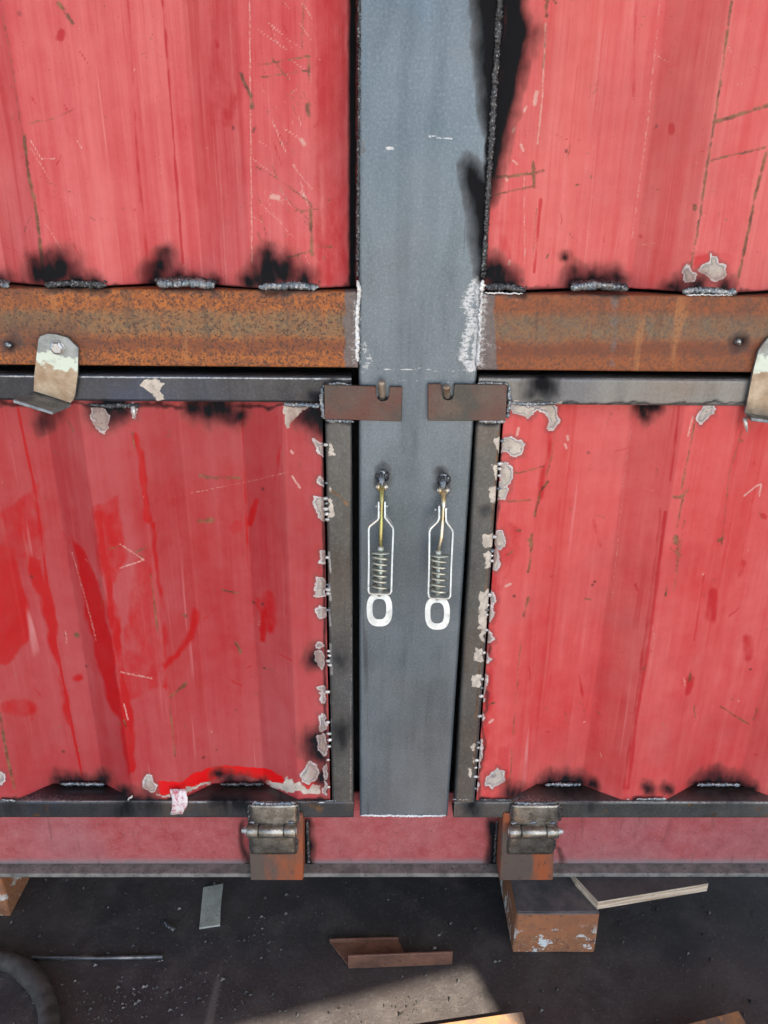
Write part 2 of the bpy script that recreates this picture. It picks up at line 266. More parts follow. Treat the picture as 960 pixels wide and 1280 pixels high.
def prism(name, pts, off, mat, parent=None, bev=.0008, jit=0.):    # polygon swept by the vector off
    bm = bmesh.new(); a = [bm.verts.new(Vector(p)+Vector([random.uniform(-jit, jit) for _ in range(3)])) for p in pts]; off = Vector(off)
    b = [bm.verts.new(v.co+off) for v in a]; n = len(a)
    bm.faces.new(a); bm.faces.new(b[::-1])
    for i in range(n): bm.faces.new((a[i], b[i], b[(i+1) % n], a[(i+1) % n]))
    if bev: bmesh.ops.bevel(bm, geom=bm.edges[:], offset=bev, segments=1, affect='EDGES')
    bmesh.ops.recalc_face_normals(bm, faces=bm.faces); bm.normal_update(); bmesh.ops.triangulate(bm, faces=[f for f in bm.faces if len(f.verts) > 4])
    return from_bm(name, bm, mat, parent)
def tube_mesh(pts, rad, seg=10, flat=None, caps=True, lump=0.):      # swept tube; rad scalar or list
    pts = [Vector(p) for p in pts]; n = len(pts); V = []; F = []
    prev = None
    for i, p in enumerate(pts):
        t = (pts[min(i+1, n-1)]-pts[max(i-1, 0)]).normalized()
        if prev is None: ref = Vector((0, 1, 0)) if abs(t.y) < .9 else Vector((1, 0, 0)); a = (ref-t*ref.dot(t)).normalized()
        else: a = (prev-t*prev.dot(t)).normalized()
        prev = a; b = t.cross(a); r = rad[i] if isinstance(rad, (list, tuple, np.ndarray)) else rad
        for j in range(seg):
            an = 2*math.pi*j/seg; q = 1+random.uniform(-lump, lump); sa = 1. if flat is None else flat
            V.append(p+a*(math.cos(an)*r*sa*q)+b*(math.sin(an)*r*q))
    for i in range(n-1):
        for j in range(seg):
            k = (j+1) % seg; F.append((i*seg+j, i*seg+k, (i+1)*seg+k, (i+1)*seg+j))
    if caps: F.append(tuple(range(seg-1, -1, -1))); F.append(tuple((n-1)*seg+j for j in range(seg)))
    me = bpy.data.meshes.new('tube'); me.from_pydata([tuple(v) for v in V], [], F); return me
def tube(name, pts, rad, mat, parent=None, **k):
    me = tube_mesh(pts, rad, **k); me.name = name; return link(name, me, mat, parent)
def resample(pts, step):
    pts = [Vector(p) for p in pts]; out = [pts[0]]
    for a, b in zip(pts, pts[1:]):
        n = max(1, int((b-a).length/step))
        for i in range(1, n+1): out.append(a.lerp(b, i/n))
    return out
def bead(name, pxs, w, mat, parent, Y=-.001, rip=.07, flat=.5, jit=.0008):
    pts = resample([P(x, y, Y) for x, y in pxs], .0016); n = len(pts); r = []
    for i, p in enumerate(pts):
        e = min(1, .35+min(i, n-1-i)*.25); r.append(w/2*e*(1+rip*math.sin(i*1.9)+random.uniform(-.2, .2)))
        pts[i] = p+Vector([random.uniform(-jit, jit) for _ in range(3)])
    return tube(name, pts, r, M[mat] if isinstance(mat, str) else mat, parent, seg=9, flat=flat, lump=.16)
def lump(name, c, r, mat, parent, sq=(1, .6, 1)):
    bm = bmesh.new(); bmesh.ops.create_icosphere(bm, subdivisions=2, radius=1)
    for v in bm.verts:
        q = r*random.uniform(.8, 1.18); v.co = Vector(c)+Vector((v.co.x*q*sq[0], v.co.y*q*sq[1], v.co.z*q*sq[2]))
    return from_bm(name, bm, M[mat], parent, True)
# ---------------------------------------------------------------- surface masks (numpy), laid out on the photographed surfaces
def hsh(ix, iy, s):
    h = (ix.astype(np.int64)*374761393+iy.astype(np.int64)*668265263+s*974711) & 0x7fffffff
    h = ((h ^ (h >> 13))*1274126177) & 0x7fffffff; return ((h ^ (h >> 16)) & 0xffff)/65535.
def vn(x, y, s):
    ix, iy = np.floor(x), np.floor(y); fx, fy = x-ix, y-iy; fx = fx*fx*(3-2*fx); fy = fy*fy*(3-2*fy)
    return (hsh(ix, iy, s)*(1-fx)+hsh(ix+1, iy, s)*fx)*(1-fy)+(hsh(ix, iy+1, s)*(1-fx)+hsh(ix+1, iy+1, s)*fx)*fy
def fbm(x, y, s): return (vn(x, y, s)+.5*vn(x*2.1, y*2.1, s+1)+.25*vn(x*4.3, y*4.3, s+2))/1.75-.5
def seg_d(p, a, b):
    ab = b-a; t = np.clip(((p-a)@ab)/(ab@ab+1e-9), 0, 1); return np.hypot(*(p-a-t[:, None]*ab).T)
def near(p, pts, mg):
    pts = np.asarray(pts, float); lo, hi = pts.min(0)-mg, pts.max(0)+mg
    return np.nonzero((p[:, 0] > lo[0]) & (p[:, 0] < hi[0]) & (p[:, 1] > lo[1]) & (p[:, 1] < hi[1]))[0]
def sdf(p, poly, out, mg=14):
    poly = np.asarray(poly, float); idx = near(p, poly, mg)
    if not len(idx): return
    q = p[idx]; d = np.full(len(q), 1e9); ins = np.zeros(len(q), bool); n = len(poly)
    for i in range(n):
        a, b = poly[i], poly[(i+1) % n]; d = np.minimum(d, seg_d(q, a, b))
        c = (a[1] > q[:, 1]) != (b[1] > q[:, 1]); xx = (b[0]-a[0])*(q[:, 1]-a[1])/((b[1]-a[1]) or 1e-9)+a[0]; ins ^= c & (q[:, 0] < xx)
    out[idx] = np.minimum(out[idx], np.where(ins, -d, d))
def line(p, pts, w, st, out, fade=1.6):
    w = max(w, 1.); pts = np.asarray(pts, float); idx = near(p, pts, w*3+3)
    if not len(idx): return
    q = p[idx]; d = np.full(len(q), 1e9)
    for a, b in zip(pts, pts[1:]): d = np.minimum(d, seg_d(q, a, b))
    out[idx] = np.maximum(out[idx], (st[idx] if isinstance(st, np.ndarray) else st)*np.clip(1-(d-w*.3)/(w*fade), 0, 1))
def blob(p, x, y, r, out, st=1., asp=1.):
    d = np.hypot(p[:, 0]-x, (p[:, 1]-y)/asp)/(r*2.25); out[:] = 1-(1-out)*(1-st*.90*np.exp(-d*d))
def T(k, ox, oy, pts): return [(ox+x/k, oy+y/k) for x, y in pts]
def ell(x, y, a, b): return [(x+a*math.cos(t*math.pi/6), y+b*math.sin(t*math.pi/6)) for t in range(12)]
NAMES = ('patch', 'cream', 'soot', 'scuff', 'pale', 'wipe', 'clean', 'chalk', 'ground')
def masks(world, spec, seed=1):
    p = to_px(world); wx = fbm(p[:, 0]/9, p[:, 1]/9, seed)*5; wy = fbm(p[:, 0]/9, p[:, 1]/9, seed+9)*5
    pw = p+np.stack([wx, wy], 1); ps = p+np.stack([fbm(p[:, 0]/22, p[:, 1]/30, seed+3)*16, fbm(p[:, 0]/16, p[:, 1]/16, seed+5)*14], 1)
    A = {n: np.zeros(len(p)) for n in NAMES}; A['patch'][:] = 15; A['cream'][:] = 15
    pr_ = p+np.stack([fbm(p[:, 0]/5, p[:, 1]/5, seed+19)*7, fbm(p[:, 0]/5, p[:, 1]/5, seed+29)*7], 1)
    for poly in spec.get('patch', []): sdf(pr_, poly, A['patch'])
    A['patch'] -= 1.2
    for poly in spec.get('cream', []): sdf(pr_, poly, A['cream'])
    A['cream'] += spec.get('inset', 0)
    for b in spec.get('soot', []): blob(ps, *b[:3], A['soot'], *b[3:])
    for b in spec.get('sootline', []): line(ps, b[0], b[1], b[2], A['soot'], b[3] if len(b) > 3 else 1.6)
    for poly in spec.get('sootpoly', []):
        d = np.full(len(p), 60.); sdf(ps*.7+p*.3, poly, d, 40); A['soot'] = np.maximum(A['soot'], np.clip(1.-d/20, 0, 1))
    for b in spec.get('edge', []): line(p+np.stack([fbm(p[:, 0]/5, p[:, 1]/14, seed+8)*2.5, wy*0], 1), b[0], b[1], b[2], A['soot'], b[3])
    for b in spec.get('scuff', []): line(pw*.3+p*.7, b[0], b[1]*.8, b[2]*(.55+.9*vn(p[:, 0]/7, p[:, 1]/7, seed+40)), A['scuff'])
    for b in spec.get('pale', []): line(p, b[0], b[1], b[2], A['pale'])
    for b in spec.get('wipeline', []):
        q = .45 if b[1] > 2.9 else .08; line(ps*q+p*(1-q), b[0], b[1], b[2]*(.6+.7*vn(p[:, 0]/6, p[:, 1]/16, seed+41)), A['wipe'])
    for nm in ('wipe', 'clean', 'ground'):
        for poly in spec.get(nm, []):
            st = 1.
            if isinstance(poly[0], (int, float)): st, poly = poly[0], poly[1]
            d = np.full(len(p), 15.); sdf(pw if nm == 'clean' else ps*.6+p*.4, poly, d); sf = 2. if nm == 'clean' else 9.
            A[nm] = np.maximum(A[nm], st*np.clip(.5-d/sf, 0, 1))
    for b in spec.get('chalk', []): line(ps*.35+p*.65, b[0], b[1], b[2], A['chalk'])
    return A
def set_attrs(me, A):
    for n, a in A.items():
        at = me.attributes.new(n, 'FLOAT', 'POINT'); at.data.foreach_set('value', a.astype(np.float32))
def grid_mesh(name, V, nu, nv, extra=None):     # V: (nv*nu,3) row-major
    me = bpy.data.meshes.new(name); i = np.arange((nv-1)*(nu-1)); r, c = i//(nu-1), i % (nu-1); a = r*nu+c
    F = np.stack([a, a+1, a+nu+1, a+nu], 1).astype(np.int32)
    me.vertices.add(len(V)); me.vertices.foreach_set('co', V.astype(np.float32).ravel())
    me.loops.add(F.size); me.loops.foreach_set('vertex_index', F.ravel()); me.polygons.add(len(F))
    me.polygons.foreach_set('loop_start', np.arange(0, F.size, 4, dtype=np.int32)); me.polygons.foreach_set('loop_total', np.full(len(F), 4, np.int32))
    me.update(calc_edges=True); me.validate(); return me
def axis_vals(lo, hi, dlo, dhi, step, coarse=.03):
    a = list(np.arange(lo, dlo, coarse))+list(np.arange(max(lo, dlo), min(hi, dhi), step))+list(np.arange(min(hi, dhi), hi, coarse))+[hi]
    a = np.array(a); return a[np.concatenate([[True], np.diff(a) > 1e-5])]
def sheet(name, xs, zs, depth, mat, parent, spec, seed, thick=.002):
    X, Z = np.meshgrid(xs, zs); D = np.vectorize(lambda x: 0.)(xs) if depth is None else depth(xs)
    Yv = np.broadcast_to(D, X.shape)
    Yv = Yv+(fbm(X*9, Z*7, seed)*.006+fbm(X*34, Z*24, seed+2)*.0011 if depth is not None else 0)
    V = np.stack([X.ravel(), Yv.ravel(), Z.ravel()], 1); me = grid_mesh(name, V, len(xs), len(zs)); set_attrs(me, masks(V, spec, seed))
    o = link(name, me, mat, parent)
    if depth is not None:
        md = o.modifiers.new('thickness', 'SOLIDIFY'); md.thickness = thick; md.offset = -1
    return o
def bar(name, lo, hi, axis, mat, parent, spec=None, seed=3, bev=.004, dl=None):   # box section steel, rounded edges, fine front face
    x0, y0, z0 = lo; x1, y1, z1 = hi; u0, u1 = (z0, z1) if axis == 'x' else (x0, x1); l0, l1 = (x0, x1) if axis == 'x' else (z0, z1)
    pr = []; n = max(6, int((u1-u0)/.0022))
    for u in np.linspace(u0+bev, u1-bev, n): pr.append((u, y0))
    for t in (.3, .6, 1.): a = t*math.pi/2; pr.append((u1-bev+bev*math.sin(a), y0+bev-bev*math.cos(a)))
    pr.append((u1, y1)); pr.append((u0, y1))
    for t in (0., .4, .7): a = t*math.pi/2; pr.append((u0+bev-bev*math.cos(a), y0+bev-bev*math.sin(a)))
    pr.append(pr[0]); pr = np.array(pr)
    d0, d1 = dl or ((-.66, .66) if axis == 'x' else (.0, 1.5)); L = axis_vals(l0, l1, d0, d1, .0026, .05)
    U = np.tile(pr[:, 0], len(L)); Yv = np.tile(pr[:, 1], len(L)); LL = np.repeat(L, len(pr))
    V = np.stack([LL, Yv, U] if axis == 'x' else [U, Yv, LL], 1); me = grid_mesh(name, V, len(pr), len(L))
    if axis == 'z': me.flip_normals()
    set_attrs(me, masks(V, spec or {}, seed)); o = link(name, me, mat, parent)
    return o
def interp(pts):
    pts = np.array(pts); return lambda x: np.interp(x, pts[:, 0], pts[:, 1])
H = CAMH
def z_(drop): return H-drop
#@@SETTING
fl = bmesh.new(); bmesh.ops.create_grid(fl, x_segments=60, y_segments=60, size=60)
floor = from_bm('floor', fl, M['floor']); tag(floor, kind='structure')
# ---------------------------------------------------------------- specs, in photo pixels
UL = dict(
 soot=[(38, 328, 5, .7), (48, 340, 7), (58, 322, 4, .5), (76, 318, 6, .6), (80, 334, 8), (62, 346, 9), (98, 350, 7), (120, 355, 5), (200, 333, 7), (208, 315, 5, .8), (192, 348, 6), (222, 351, 6), (245, 353, 5), (268, 357, 5), (332, 318, 6, .8), (340, 335, 9), (358, 342, 9), (325, 348, 8), (382, 352, 6), (308, 352, 5), (0, 350, 6), (180, 335, 4, .4), (316, 330, 4, .4), (365, 325, 4, .5)],
 edge=[([(441, -60), (441, 360)], 5.5, 1.2, 1.0)], sootline=[([(0, 358), (440, 361)], 3, .7)],
 scuff=[([(3, 20), (12, 60), (25, 150), (31, 180)], 1.6, .5), ([(30, 170), (35, 215), (45, 260), (52, 320), (56, 348)], 2.4, 1.), ([(72, 3), (82, 15), (91, 30)], 2.6, 1.), ([(301, 92), (308, 108), (314, 120), (315, 135)], 2.8, .9), ([(322, 82), (388, 70)], 1.3, .9), ([(323, 97), (385, 88)], 1.1, .8), ([(384, 130), (386, 145)], 3, .9), ([(386, 75), (386, 100)], 2.4, .7), ([(388, 255), (390, 320)], 2.6, .8), ([(358, 322), (390, 313)], 1.2, .8), ([(398, 308), (415, 308)], 1.2, .9), ([(376, 263), (398, 262)], 1.1, .8), ([(380, 0), (377, 60)], 2.2, .5), ([(320, 208), (350, 225), (390, 255)], 1.0, .7), ([(30, 155), (62, 150), (92, 137)], 1.6, .65), ([(30, 290), (38, 270)], 1.2, .7), ([(318, 160), (317, 165)], 2, .7), ([(405, 320), (406, 324)], 1.6, 1), ([(45, 220), (75, 235), (108, 248)], .9, .5)],
 pale=[([(312, 0), (313, 130), (315, 330)], 1.2, .7), ([(340, 246), (348, 247)], 3, 1.), ([(377, 175), (380, 180)], 3, .8), ([(185, 0), (210, 330)], 1, .4)],
 wipeline=[([(203, 0), (211, 90), (218, 190), (229, 330)], 1.6, .9), ([(160, 0), (172, 200), (185, 330)], 2, .6), ([(268, 50), (270, 56)], 3, 1), ([(75, 42), (74, 48)], 4, 1), ([(268, 130), (285, 145), (292, 120)], 9, .55)],
 wipe=[(.55, [(392, -80), (435, -80), (435, 358), (392, 358)]), (.4, [(255, 20), (305, 20), (310, 160), (260, 160)])])
for i in range(75):
    a = random.uniform(315, 388); b = random.uniform(-20, 330); l = random.uniform(8, 45); s_ = random.choice((1, -1, 1)); an = random.uniform(.5, 1.3)*s_
    UL[random.choice(('pale', 'scuff', 'wipeline', 'pale'))].append(([(a, b), (min(390, max(313, a+l*math.cos(an))), b+l*abs(math.sin(an)))], .7, random.uniform(.35, .8)))
for i in range(12):
    a = random.uniform(28, 105); b = random.uniform(60, 300); l = random.uniform(8, 40)
    UL[random.choice(('pale', 'wipeline'))].append(([(a, b), (a+l*.6, b+l)], .7, random.uniform(.4, .8)))
UR = dict(
 sootpoly=[[(600, -60), (648, -60), (646, 10), (655, 45), (648, 75), (640, 105), (631, 145), (619, 195), (611, 245), (600, 200)]],
 soot=[(662, 40, 7, .6), (655, 60, 7, .6), (612, 338, 8), (620, 348, 8), (640, 355, 6), (715, 338, 4, .7), (735, 350, 6), (752, 351, 7), (772, 350, 6), (718, 356, 6), (845, 360, 6), (870, 358, 7), (910, 359, 6), (705, 320, 3)],
 edge=[([(628, -60), (616, 120), (600, 350)], 6, 1.3, .9)], sootline=[([(605, 362), (960, 366)], 2.5, .7)],
 scuff=[([(684, 0), (683, 20)], 2.6, .9), ([(682, 40), (679, 85)], 1.5, .6), ([(618, 222), (665, 217), (680, 213)], 2, .9), ([(616, 244), (665, 233)], 1.5, .9), ([(666, 203), (668, 234)], 2.4, .9), ([(915, 0), (905, 70), (895, 140), (885, 200), (875, 270), (864, 332)], 2.0, .85), ([(958, 190), (945, 240), (935, 290), (922, 352)], 2.2, .9), ([(892, 153), (935, 140), (962, 131)], 2.4, 1.), ([(890, 200), (925, 192), (957, 184)], 1.7, .85), ([(868, 257), (869, 261)], 3, 1), ([(720, 232), (724, 231)], 1.5, .7), ([(671, 260), (667, 320)], 1.5, .5), ([(685, 318), (684, 322)], 1.4, 1), ([(738, 220), (739, 222)], 1.3, 1), ([(693, 0), (695, 4)], 2, .9)],
 pale=[([(682, 30), (678, 120), (672, 180)], 1.2, .8), ([(671, 115), (668, 130)], 2.4, 1.), ([(643, 160), (641, 165)], 1.5, 1), ([(658, 133), (655, 140)], 1.5, 1), ([(651, 180), (654, 188)], 1.5, 1), ([(641, 200), (646, 205)], 1.3, 1), ([(632, 222), (634, 226)], 1.5, 1), ([(637, 326), (636, 331)], 1.5, 1), ([(825, 0), (810, 150), (790, 300)], 1.4, .5), ([(655, 215), (656, 330)], 1, .6), ([(752, 20), (735, 330)], 1, .4)],
 wipeline=[([(838, 158), (839, 164)], 4, 1), ([(800, 294), (801, 296)], 3, 1), ([(795, 0), (792, 120)], 2, .5), ([(625, 280), (640, 340)], 8, .55), ([(676, 250), (668, 340)], 2, .8)],
 patch=[T(2.4, 560, 290, [(790, 70), (808, 75), (812, 90), (836, 105), (830, 130), (805, 145), (780, 138), (765, 120), (748, 112), (765, 100), (785, 92)]), T(2.4, 560, 290, [(712, 102), (722, 100), (726, 115), (745, 125), (742, 148), (718, 152), (708, 145), (706, 120)])],
 wipe=[(.9, ell(883, 328, 17, 13)), (.45, [(860, 310), (920, 315), (918, 350), (855, 350)])])
LL = dict(
 soot=[(60, 508, 8), (132, 510, 9), (148, 508, 7), (238, 508, 5), (255, 509, 8), (275, 511, 8), (298, 520, 5), (392, 515, 10), (398, 530, 6), (380, 522, 5), (55, 530, 5, .7), (395, 822, 6), (393, 925, 7), (396, 942, 7), (402, 970, 5), (76, 975, 4.5), (86, 979, 4), (100, 979, 4), (115, 980, 4), (130, 976, 4.5), (157, 988, 4), (272, 968, 3.5), (286, 977, 4.5), (305, 979, 4), (325, 982, 4), (170, 998, 5), (190, 998, 5)],
 sootline=[([(0, 1001), (60, 1000)], 3, .9), ([(165, 1000), (410, 1001)], 3, .9), ([(0, 505), (400, 507)], 2, .7)],
 edge=[([(404, 540), (407, 990)], 1.2, .8, 2.2)], patch=[T(3.69, 170, 940, [(50, 110), (70, 108), (78, 135), (95, 155), (88, 180), (60, 185), (38, 165), (35, 140)]), T(2, 0, 320, [(232, 378), (250, 376), (262, 385), (272, 400), (270, 430), (262, 445), (245, 435), (232, 410), (225, 400)]), T(2, 0, 320, [(330, 370), (342, 372), (339, 405), (332, 402)]),
  *[T(4.92, 360, 490, q) for q in ([(157, 293), (180, 305), (222, 320), (225, 405), (200, 390), (178, 365)], [(177, 548), (195, 530), (222, 530), (225, 580), (200, 570)], [(148, 670), (165, 650), (230, 645), (240, 700), (235, 800), (210, 790), (185, 760), (175, 710)], [(195, 985), (215, 972), (230, 1000), (228, 1055), (190, 1055), (205, 1030)], [(165, 1145), (190, 1137), (225, 1150), (228, 1255), (170, 1262), (170, 1210), (185, 1195)])],
  *[T(4.41, 360, 740, q) for q in ([(155, 95), (175, 82), (210, 90), (208, 140), (175, 140), (155, 125)], ell(173, 293, 27, 16), [(150, 335), (175, 325), (195, 340), (200, 380), (195, 420), (185, 430), (170, 395), (155, 370)], ell(188, 528, 18, 15), [(178, 560), (205, 555), (205, 610), (185, 605)], [(172, 680), (200, 672), (210, 690), (208, 735), (200, 765), (178, 755)], [(165, 790), (200, 780), (215, 840), (215, 900), (190, 900), (165, 870)], [(125, 938), (155, 950), (165, 1000), (150, 1045), (120, 1055), (80, 1040), (75, 1010), (95, 975), (110, 950)], [(210, 950), (190, 985), (195, 1020), (215, 1040)], [(205, 1045), (190, 1100), (213, 1120)])], ell(0, 972, 5, 8)],
 cream=[T(2, 0, 320, [(708, 364), (790, 366), (770, 385), (750, 395), (735, 410), (720, 432), (708, 420)]), T(3.69, 170, 940, [(585, 132), (660, 145), (685, 150), (690, 110), (705, 120), (735, 145), (760, 130), (770, 150), (800, 165), (835, 150), (855, 150), (850, 196), (780, 192), (740, 180), (695, 192), (640, 170)]), T(3.69, 170, 940, [(225, 165), (290, 148), (350, 133), (345, 150), (280, 168), (235, 190)]), T(3.69, 170, 940, [(100, 192), (160, 196), (160, 210), (100, 208)])],
 clean=[T(3.69, 170, 940, [(100, 130), (160, 140), (210, 140), (270, 100), (340, 75), (400, 62), (500, 68), (600, 75), (640, 95), (680, 115), (685, 145), (600, 138), (560, 120), (470, 100), (400, 110), (340, 135), (240, 170), (160, 190), (105, 200)]), T(3.69, 170, 940, [(760, 120), (835, 130), (835, 150), (800, 172), (770, 150)])],
 wipe=[(1., [(0, 680), (15, 685), (30, 730), (38, 800), (10, 832), (-30, 832), (-30, 670)]), (.95, [(32, 690), (50, 700), (60, 740), (72, 790), (80, 850), (60, 800), (45, 740)]), (.95, [(88, 665), (105, 690), (125, 740), (138, 780), (150, 850), (165, 930), (160, 970), (145, 900), (118, 810), (100, 740)]), (.6, [(112, 630), (152, 618), (158, 700), (140, 735), (120, 720)]), (.85, [(242, 755), (251, 765), (242, 800), (205, 842), (203, 828), (230, 798)]), (.6, ell(335, 765, 13, 28)), (.55, ell(22, 885, 26, 12)), (.7, [(72, 840), (85, 870), (92, 910), (80, 900)]), (.8, ell(98, 846, 9, 6)), (.55, [(0, 640), (50, 600), (60, 700), (0, 700)]), (.45, ell(295, 660, 12, 10)), (.5, [(165, 700), (190, 690), (200, 770), (205, 860), (160, 880), (150, 800)])],
 wipeline=[([(170, 545), (180, 600), (183, 650)], 4, .85), ([(190, 655), (205, 760), (208, 860)], 3, .6), ([(122, 640), (138, 760), (155, 850), (165, 960)], 5, .9), ([(21, 503), (45, 620), (65, 780), (103, 972)], 1.3, 1.3), ([(320, 625), (313, 655)], 3, .9), ([(325, 750), (328, 800)], 4, .7), ([(352, 560), (345, 600)], 3, .5), ([(302, 500), (310, 700)], 1.5, .7)],
 scuff=[([(250, 594), (262, 597), (300, 597)], 2.6, .62), ([(251, 651), (265, 651)], 5, .55), ([(295, 803), (300, 815)], 2.4, .9), ([(213, 871), (222, 864), (232, 855)], 2.4, .9), ([(330, 835), (342, 838)], 1.6, .8), ([(188, 715), (195, 770), (197, 790)], 1.3, .8), ([(212, 880), (215, 910), (219, 945)], 1.6, .7), ([(-3, 880), (8, 940), (18, 985)], 2.0, 1.), ([(137, 686), (150, 683)], 1.5, .8), ([(170, 690), (182, 684)], 2., .8), ([(95, 793), (97, 795)], 3, 1.), ([(230, 768), (232, 770)], 2, .8), ([(165, 540), (168, 560)], 1.4, .7), ([(278, 737), (300, 742)], .9, .8), ([(125, 720), (128, 760)], 1.1, .7), ([(155, 900), (158, 912)], 1.4, .8), ([(84, 525), (92, 540)], 1, .7)],
 pale=[([(150, 680), (180, 700), (150, 710)], 1.2, .7), ([(90, 690), (110, 760), (120, 800)], 1.5, .5), ([(150, 840), (190, 848)], 1.5, .6), ([(365, 595), (375, 610)], 1.2, 1), ([(364, 564), (366, 566)], 1.6, 1), ([(220, 620), (320, 600), (360, 590)], .8, .5), ([(155, 880), (160, 900)], 1, .8)])
LR = dict(
 soot=[(800, 507, 6), (812, 508, 5.5), (806, 519, 3.5), (824, 507, 4), (640, 992, 6), (674, 984, 4), (688, 978, 5.5), (705, 974, 5.5), (722, 978, 5.5), (738, 985, 4), (808, 986, 3.5), (832, 986, 3.5), (870, 984, 4), (884, 978, 5.5), (902, 974, 5.5), (922, 978, 5.5), (936, 985, 4)],
 sootline=[([(600, 1001), (960, 1003)], 3, .8), ([(627, 530), (598, 1000)], 1.5, .6)],
 patch=[*[T(4.74, 570, 490, q) for q in ([(275, 285), (320, 265), (350, 285), (395, 300), (410, 335), (385, 370), (325, 385), (310, 350), (275, 355)], [(255, 430), (300, 412), (330, 450), (335, 510), (310, 550), (265, 560), (255, 500)], [(240, 560), (300, 555), (315, 580), (295, 625), (240, 650)], [(235, 830), (265, 820), (290, 860), (290, 905), (260, 930), (235, 920)], [(220, 940), (240, 935), (255, 1010), (240, 1055), (215, 1040)], [(205, 1170), (225, 1195), (240, 1240), (205, 1280), (200, 1180)])],
  *[T(4.42, 560, 740, q) for q in ([(230, 0), (255, 30), (262, 50), (235, 60)], [(222, 85), (245, 95), (250, 130), (240, 160), (222, 150)], [(218, 215), (240, 225), (255, 260), (225, 275), (212, 250)], [(203, 320), (225, 340), (235, 375), (210, 395), (198, 360)], [(190, 450), (215, 460), (215, 510), (200, 560), (190, 600), (182, 560)], [(170, 650), (195, 670), (195, 710), (175, 730)], [(165, 810), (185, 820), (185, 900), (180, 960), (165, 1000), (160, 1100), (155, 1050), (163, 900)], [(270, 980), (300, 985), (310, 1040), (285, 1060), (250, 1080), (210, 1070), (205, 1045), (220, 1015), (245, 1005)])],
  T(3, 640, 320, [(700, 580), (725, 560), (755, 560), (758, 590), (725, 610), (710, 635), (695, 610)]), T(3, 640, 320, [(0, 555), (80, 560), (140, 555), (172, 560), (165, 600), (175, 620), (155, 650), (135, 650), (140, 620), (130, 585), (100, 575), (60, 605), (0, 590)])],
 scuff=[([(685, 602), (675, 615), (668, 645)], 2.2, .95), ([(665, 668), (663, 700), (660, 715)], 2., .8), ([(663, 676), (664, 680)], 4, 1), ([(660, 748), (654, 770)], 2.2, .8), ([(651, 800), (646, 860), (641, 920), (637, 985)], 1.3, .62), ([(634, 627), (663, 625)], 1.4, .8), ([(842, 621), (850, 622), (860, 613)], 2.2, 1), ([(853, 624), (846, 660)], 1.4, .8), ([(845, 672), (845, 678)], 4, 1), ([(847, 680), (845, 715)], 1.2, .7), ([(870, 520), (862, 560), (852, 612)], 1.2, .8), ([(834, 732), (832, 745)], 1.4, .8), ([(930, 530), (912, 590), (902, 680)], 1.3, .55), ([(903, 673), (898, 676)], 2.4, .8), ([(900, 883), (922, 897), (936, 905)], 1.3, .9), ([(946, 886), (942, 900)], 1.6, .8), ([(863, 842), (862, 850)], 2.4, .7), ([(695, 520), (690, 570), (680, 605)], 1.6, .5), ([(643, 663), (650, 663)], 2, .8), ([(640, 690), (634, 693)], 1.6, .8), ([(618, 878), (606, 884)], 1.2, .9), ([(925, 550), (928, 552)], 1.8, .8), ([(645, 592), (680, 583)], 1, .8), ([(855, 650), (842, 740)], 1.0, .6), ([(670, 985), (660, 988)], 2, .8)],
 pale=[([(930, 620), (946, 607), (952, 605), (949, 620)], 1., 1), ([(860, 545), (866, 520)], 1.2, .8), ([(706, 555), (708, 560)], 1.5, 1), ([(709, 545), (710, 550)], 1.5, 1), ([(794, 500), (780, 600), (765, 750)], 1.2, .45), ([(648, 535), (646, 545)], 1.5, 1), ([(632, 733), (638, 730)], 1.5, 1), ([(612, 903), (616, 900)], 1.5, 1)],
 wipeline=[([(893, 740), (890, 772)], 6, .9), ([(935, 800), (934, 822)], 6, .75), ([(862, 850), (863, 865)], 5, .8), ([(795, 732), (797, 736)], 3, .9), ([(811, 736), (812, 738)], 3, .9), ([(832, 640), (812, 800), (795, 900), (785, 985)], 2.0, .95), ([(826, 640), (806, 800), (780, 985)], 2.4, .6), ([(620, 700), (604, 960)], 8, .6), ([(955, 645), (956, 647)], 3, 1), ([(690, 540), (676, 620)], 4, .6), ([(850, 500), (838, 600)], 2, .7), ([(880, 720), (868, 800)], 2, .6), ([(930, 705), (925, 720)], 4, .6), ([(740, 650), (750, 680)], 3, .5), ([(724, 845), (728, 870)], 2, .6)],
 wipe=[(.5, [(622, 640), (655, 660), (640, 720), (612, 760)]), (.45, [(604, 930), (640, 930), (640, 985), (600, 990)])])
LR['cream'] = LR['patch'][:8]+[LR['patch'][-1]]; LR['inset'] = 2.2
rr = random.Random(4)
for sp, x0, x1, y0, y1 in ((UL, 0, 430, 0, 340), (UR, 640, 960, 0, 340), (LL, 0, 400, 520, 960), (LR, 640, 960, 520, 960)):
    for i in range(60):
        a, b = rr.uniform(x0, x1), rr.uniform(y0, y1); an = rr.uniform(0, 6.3); l = rr.choice((2, 3, 5, 9, 16)); kk = rr.choice(('pale', 'scuff', 'scuff', 'wipeline', 'wipeline'))
        sp[kk].append(([(a, b), (a+l*.5*math.cos(an)+rr.uniform(-2, 2), b+l*.5*math.sin(an)), (a+l*math.cos(an), b+l*math.sin(an))], .5 if l > 6 else .9, rr.uniform(.4, .75)))
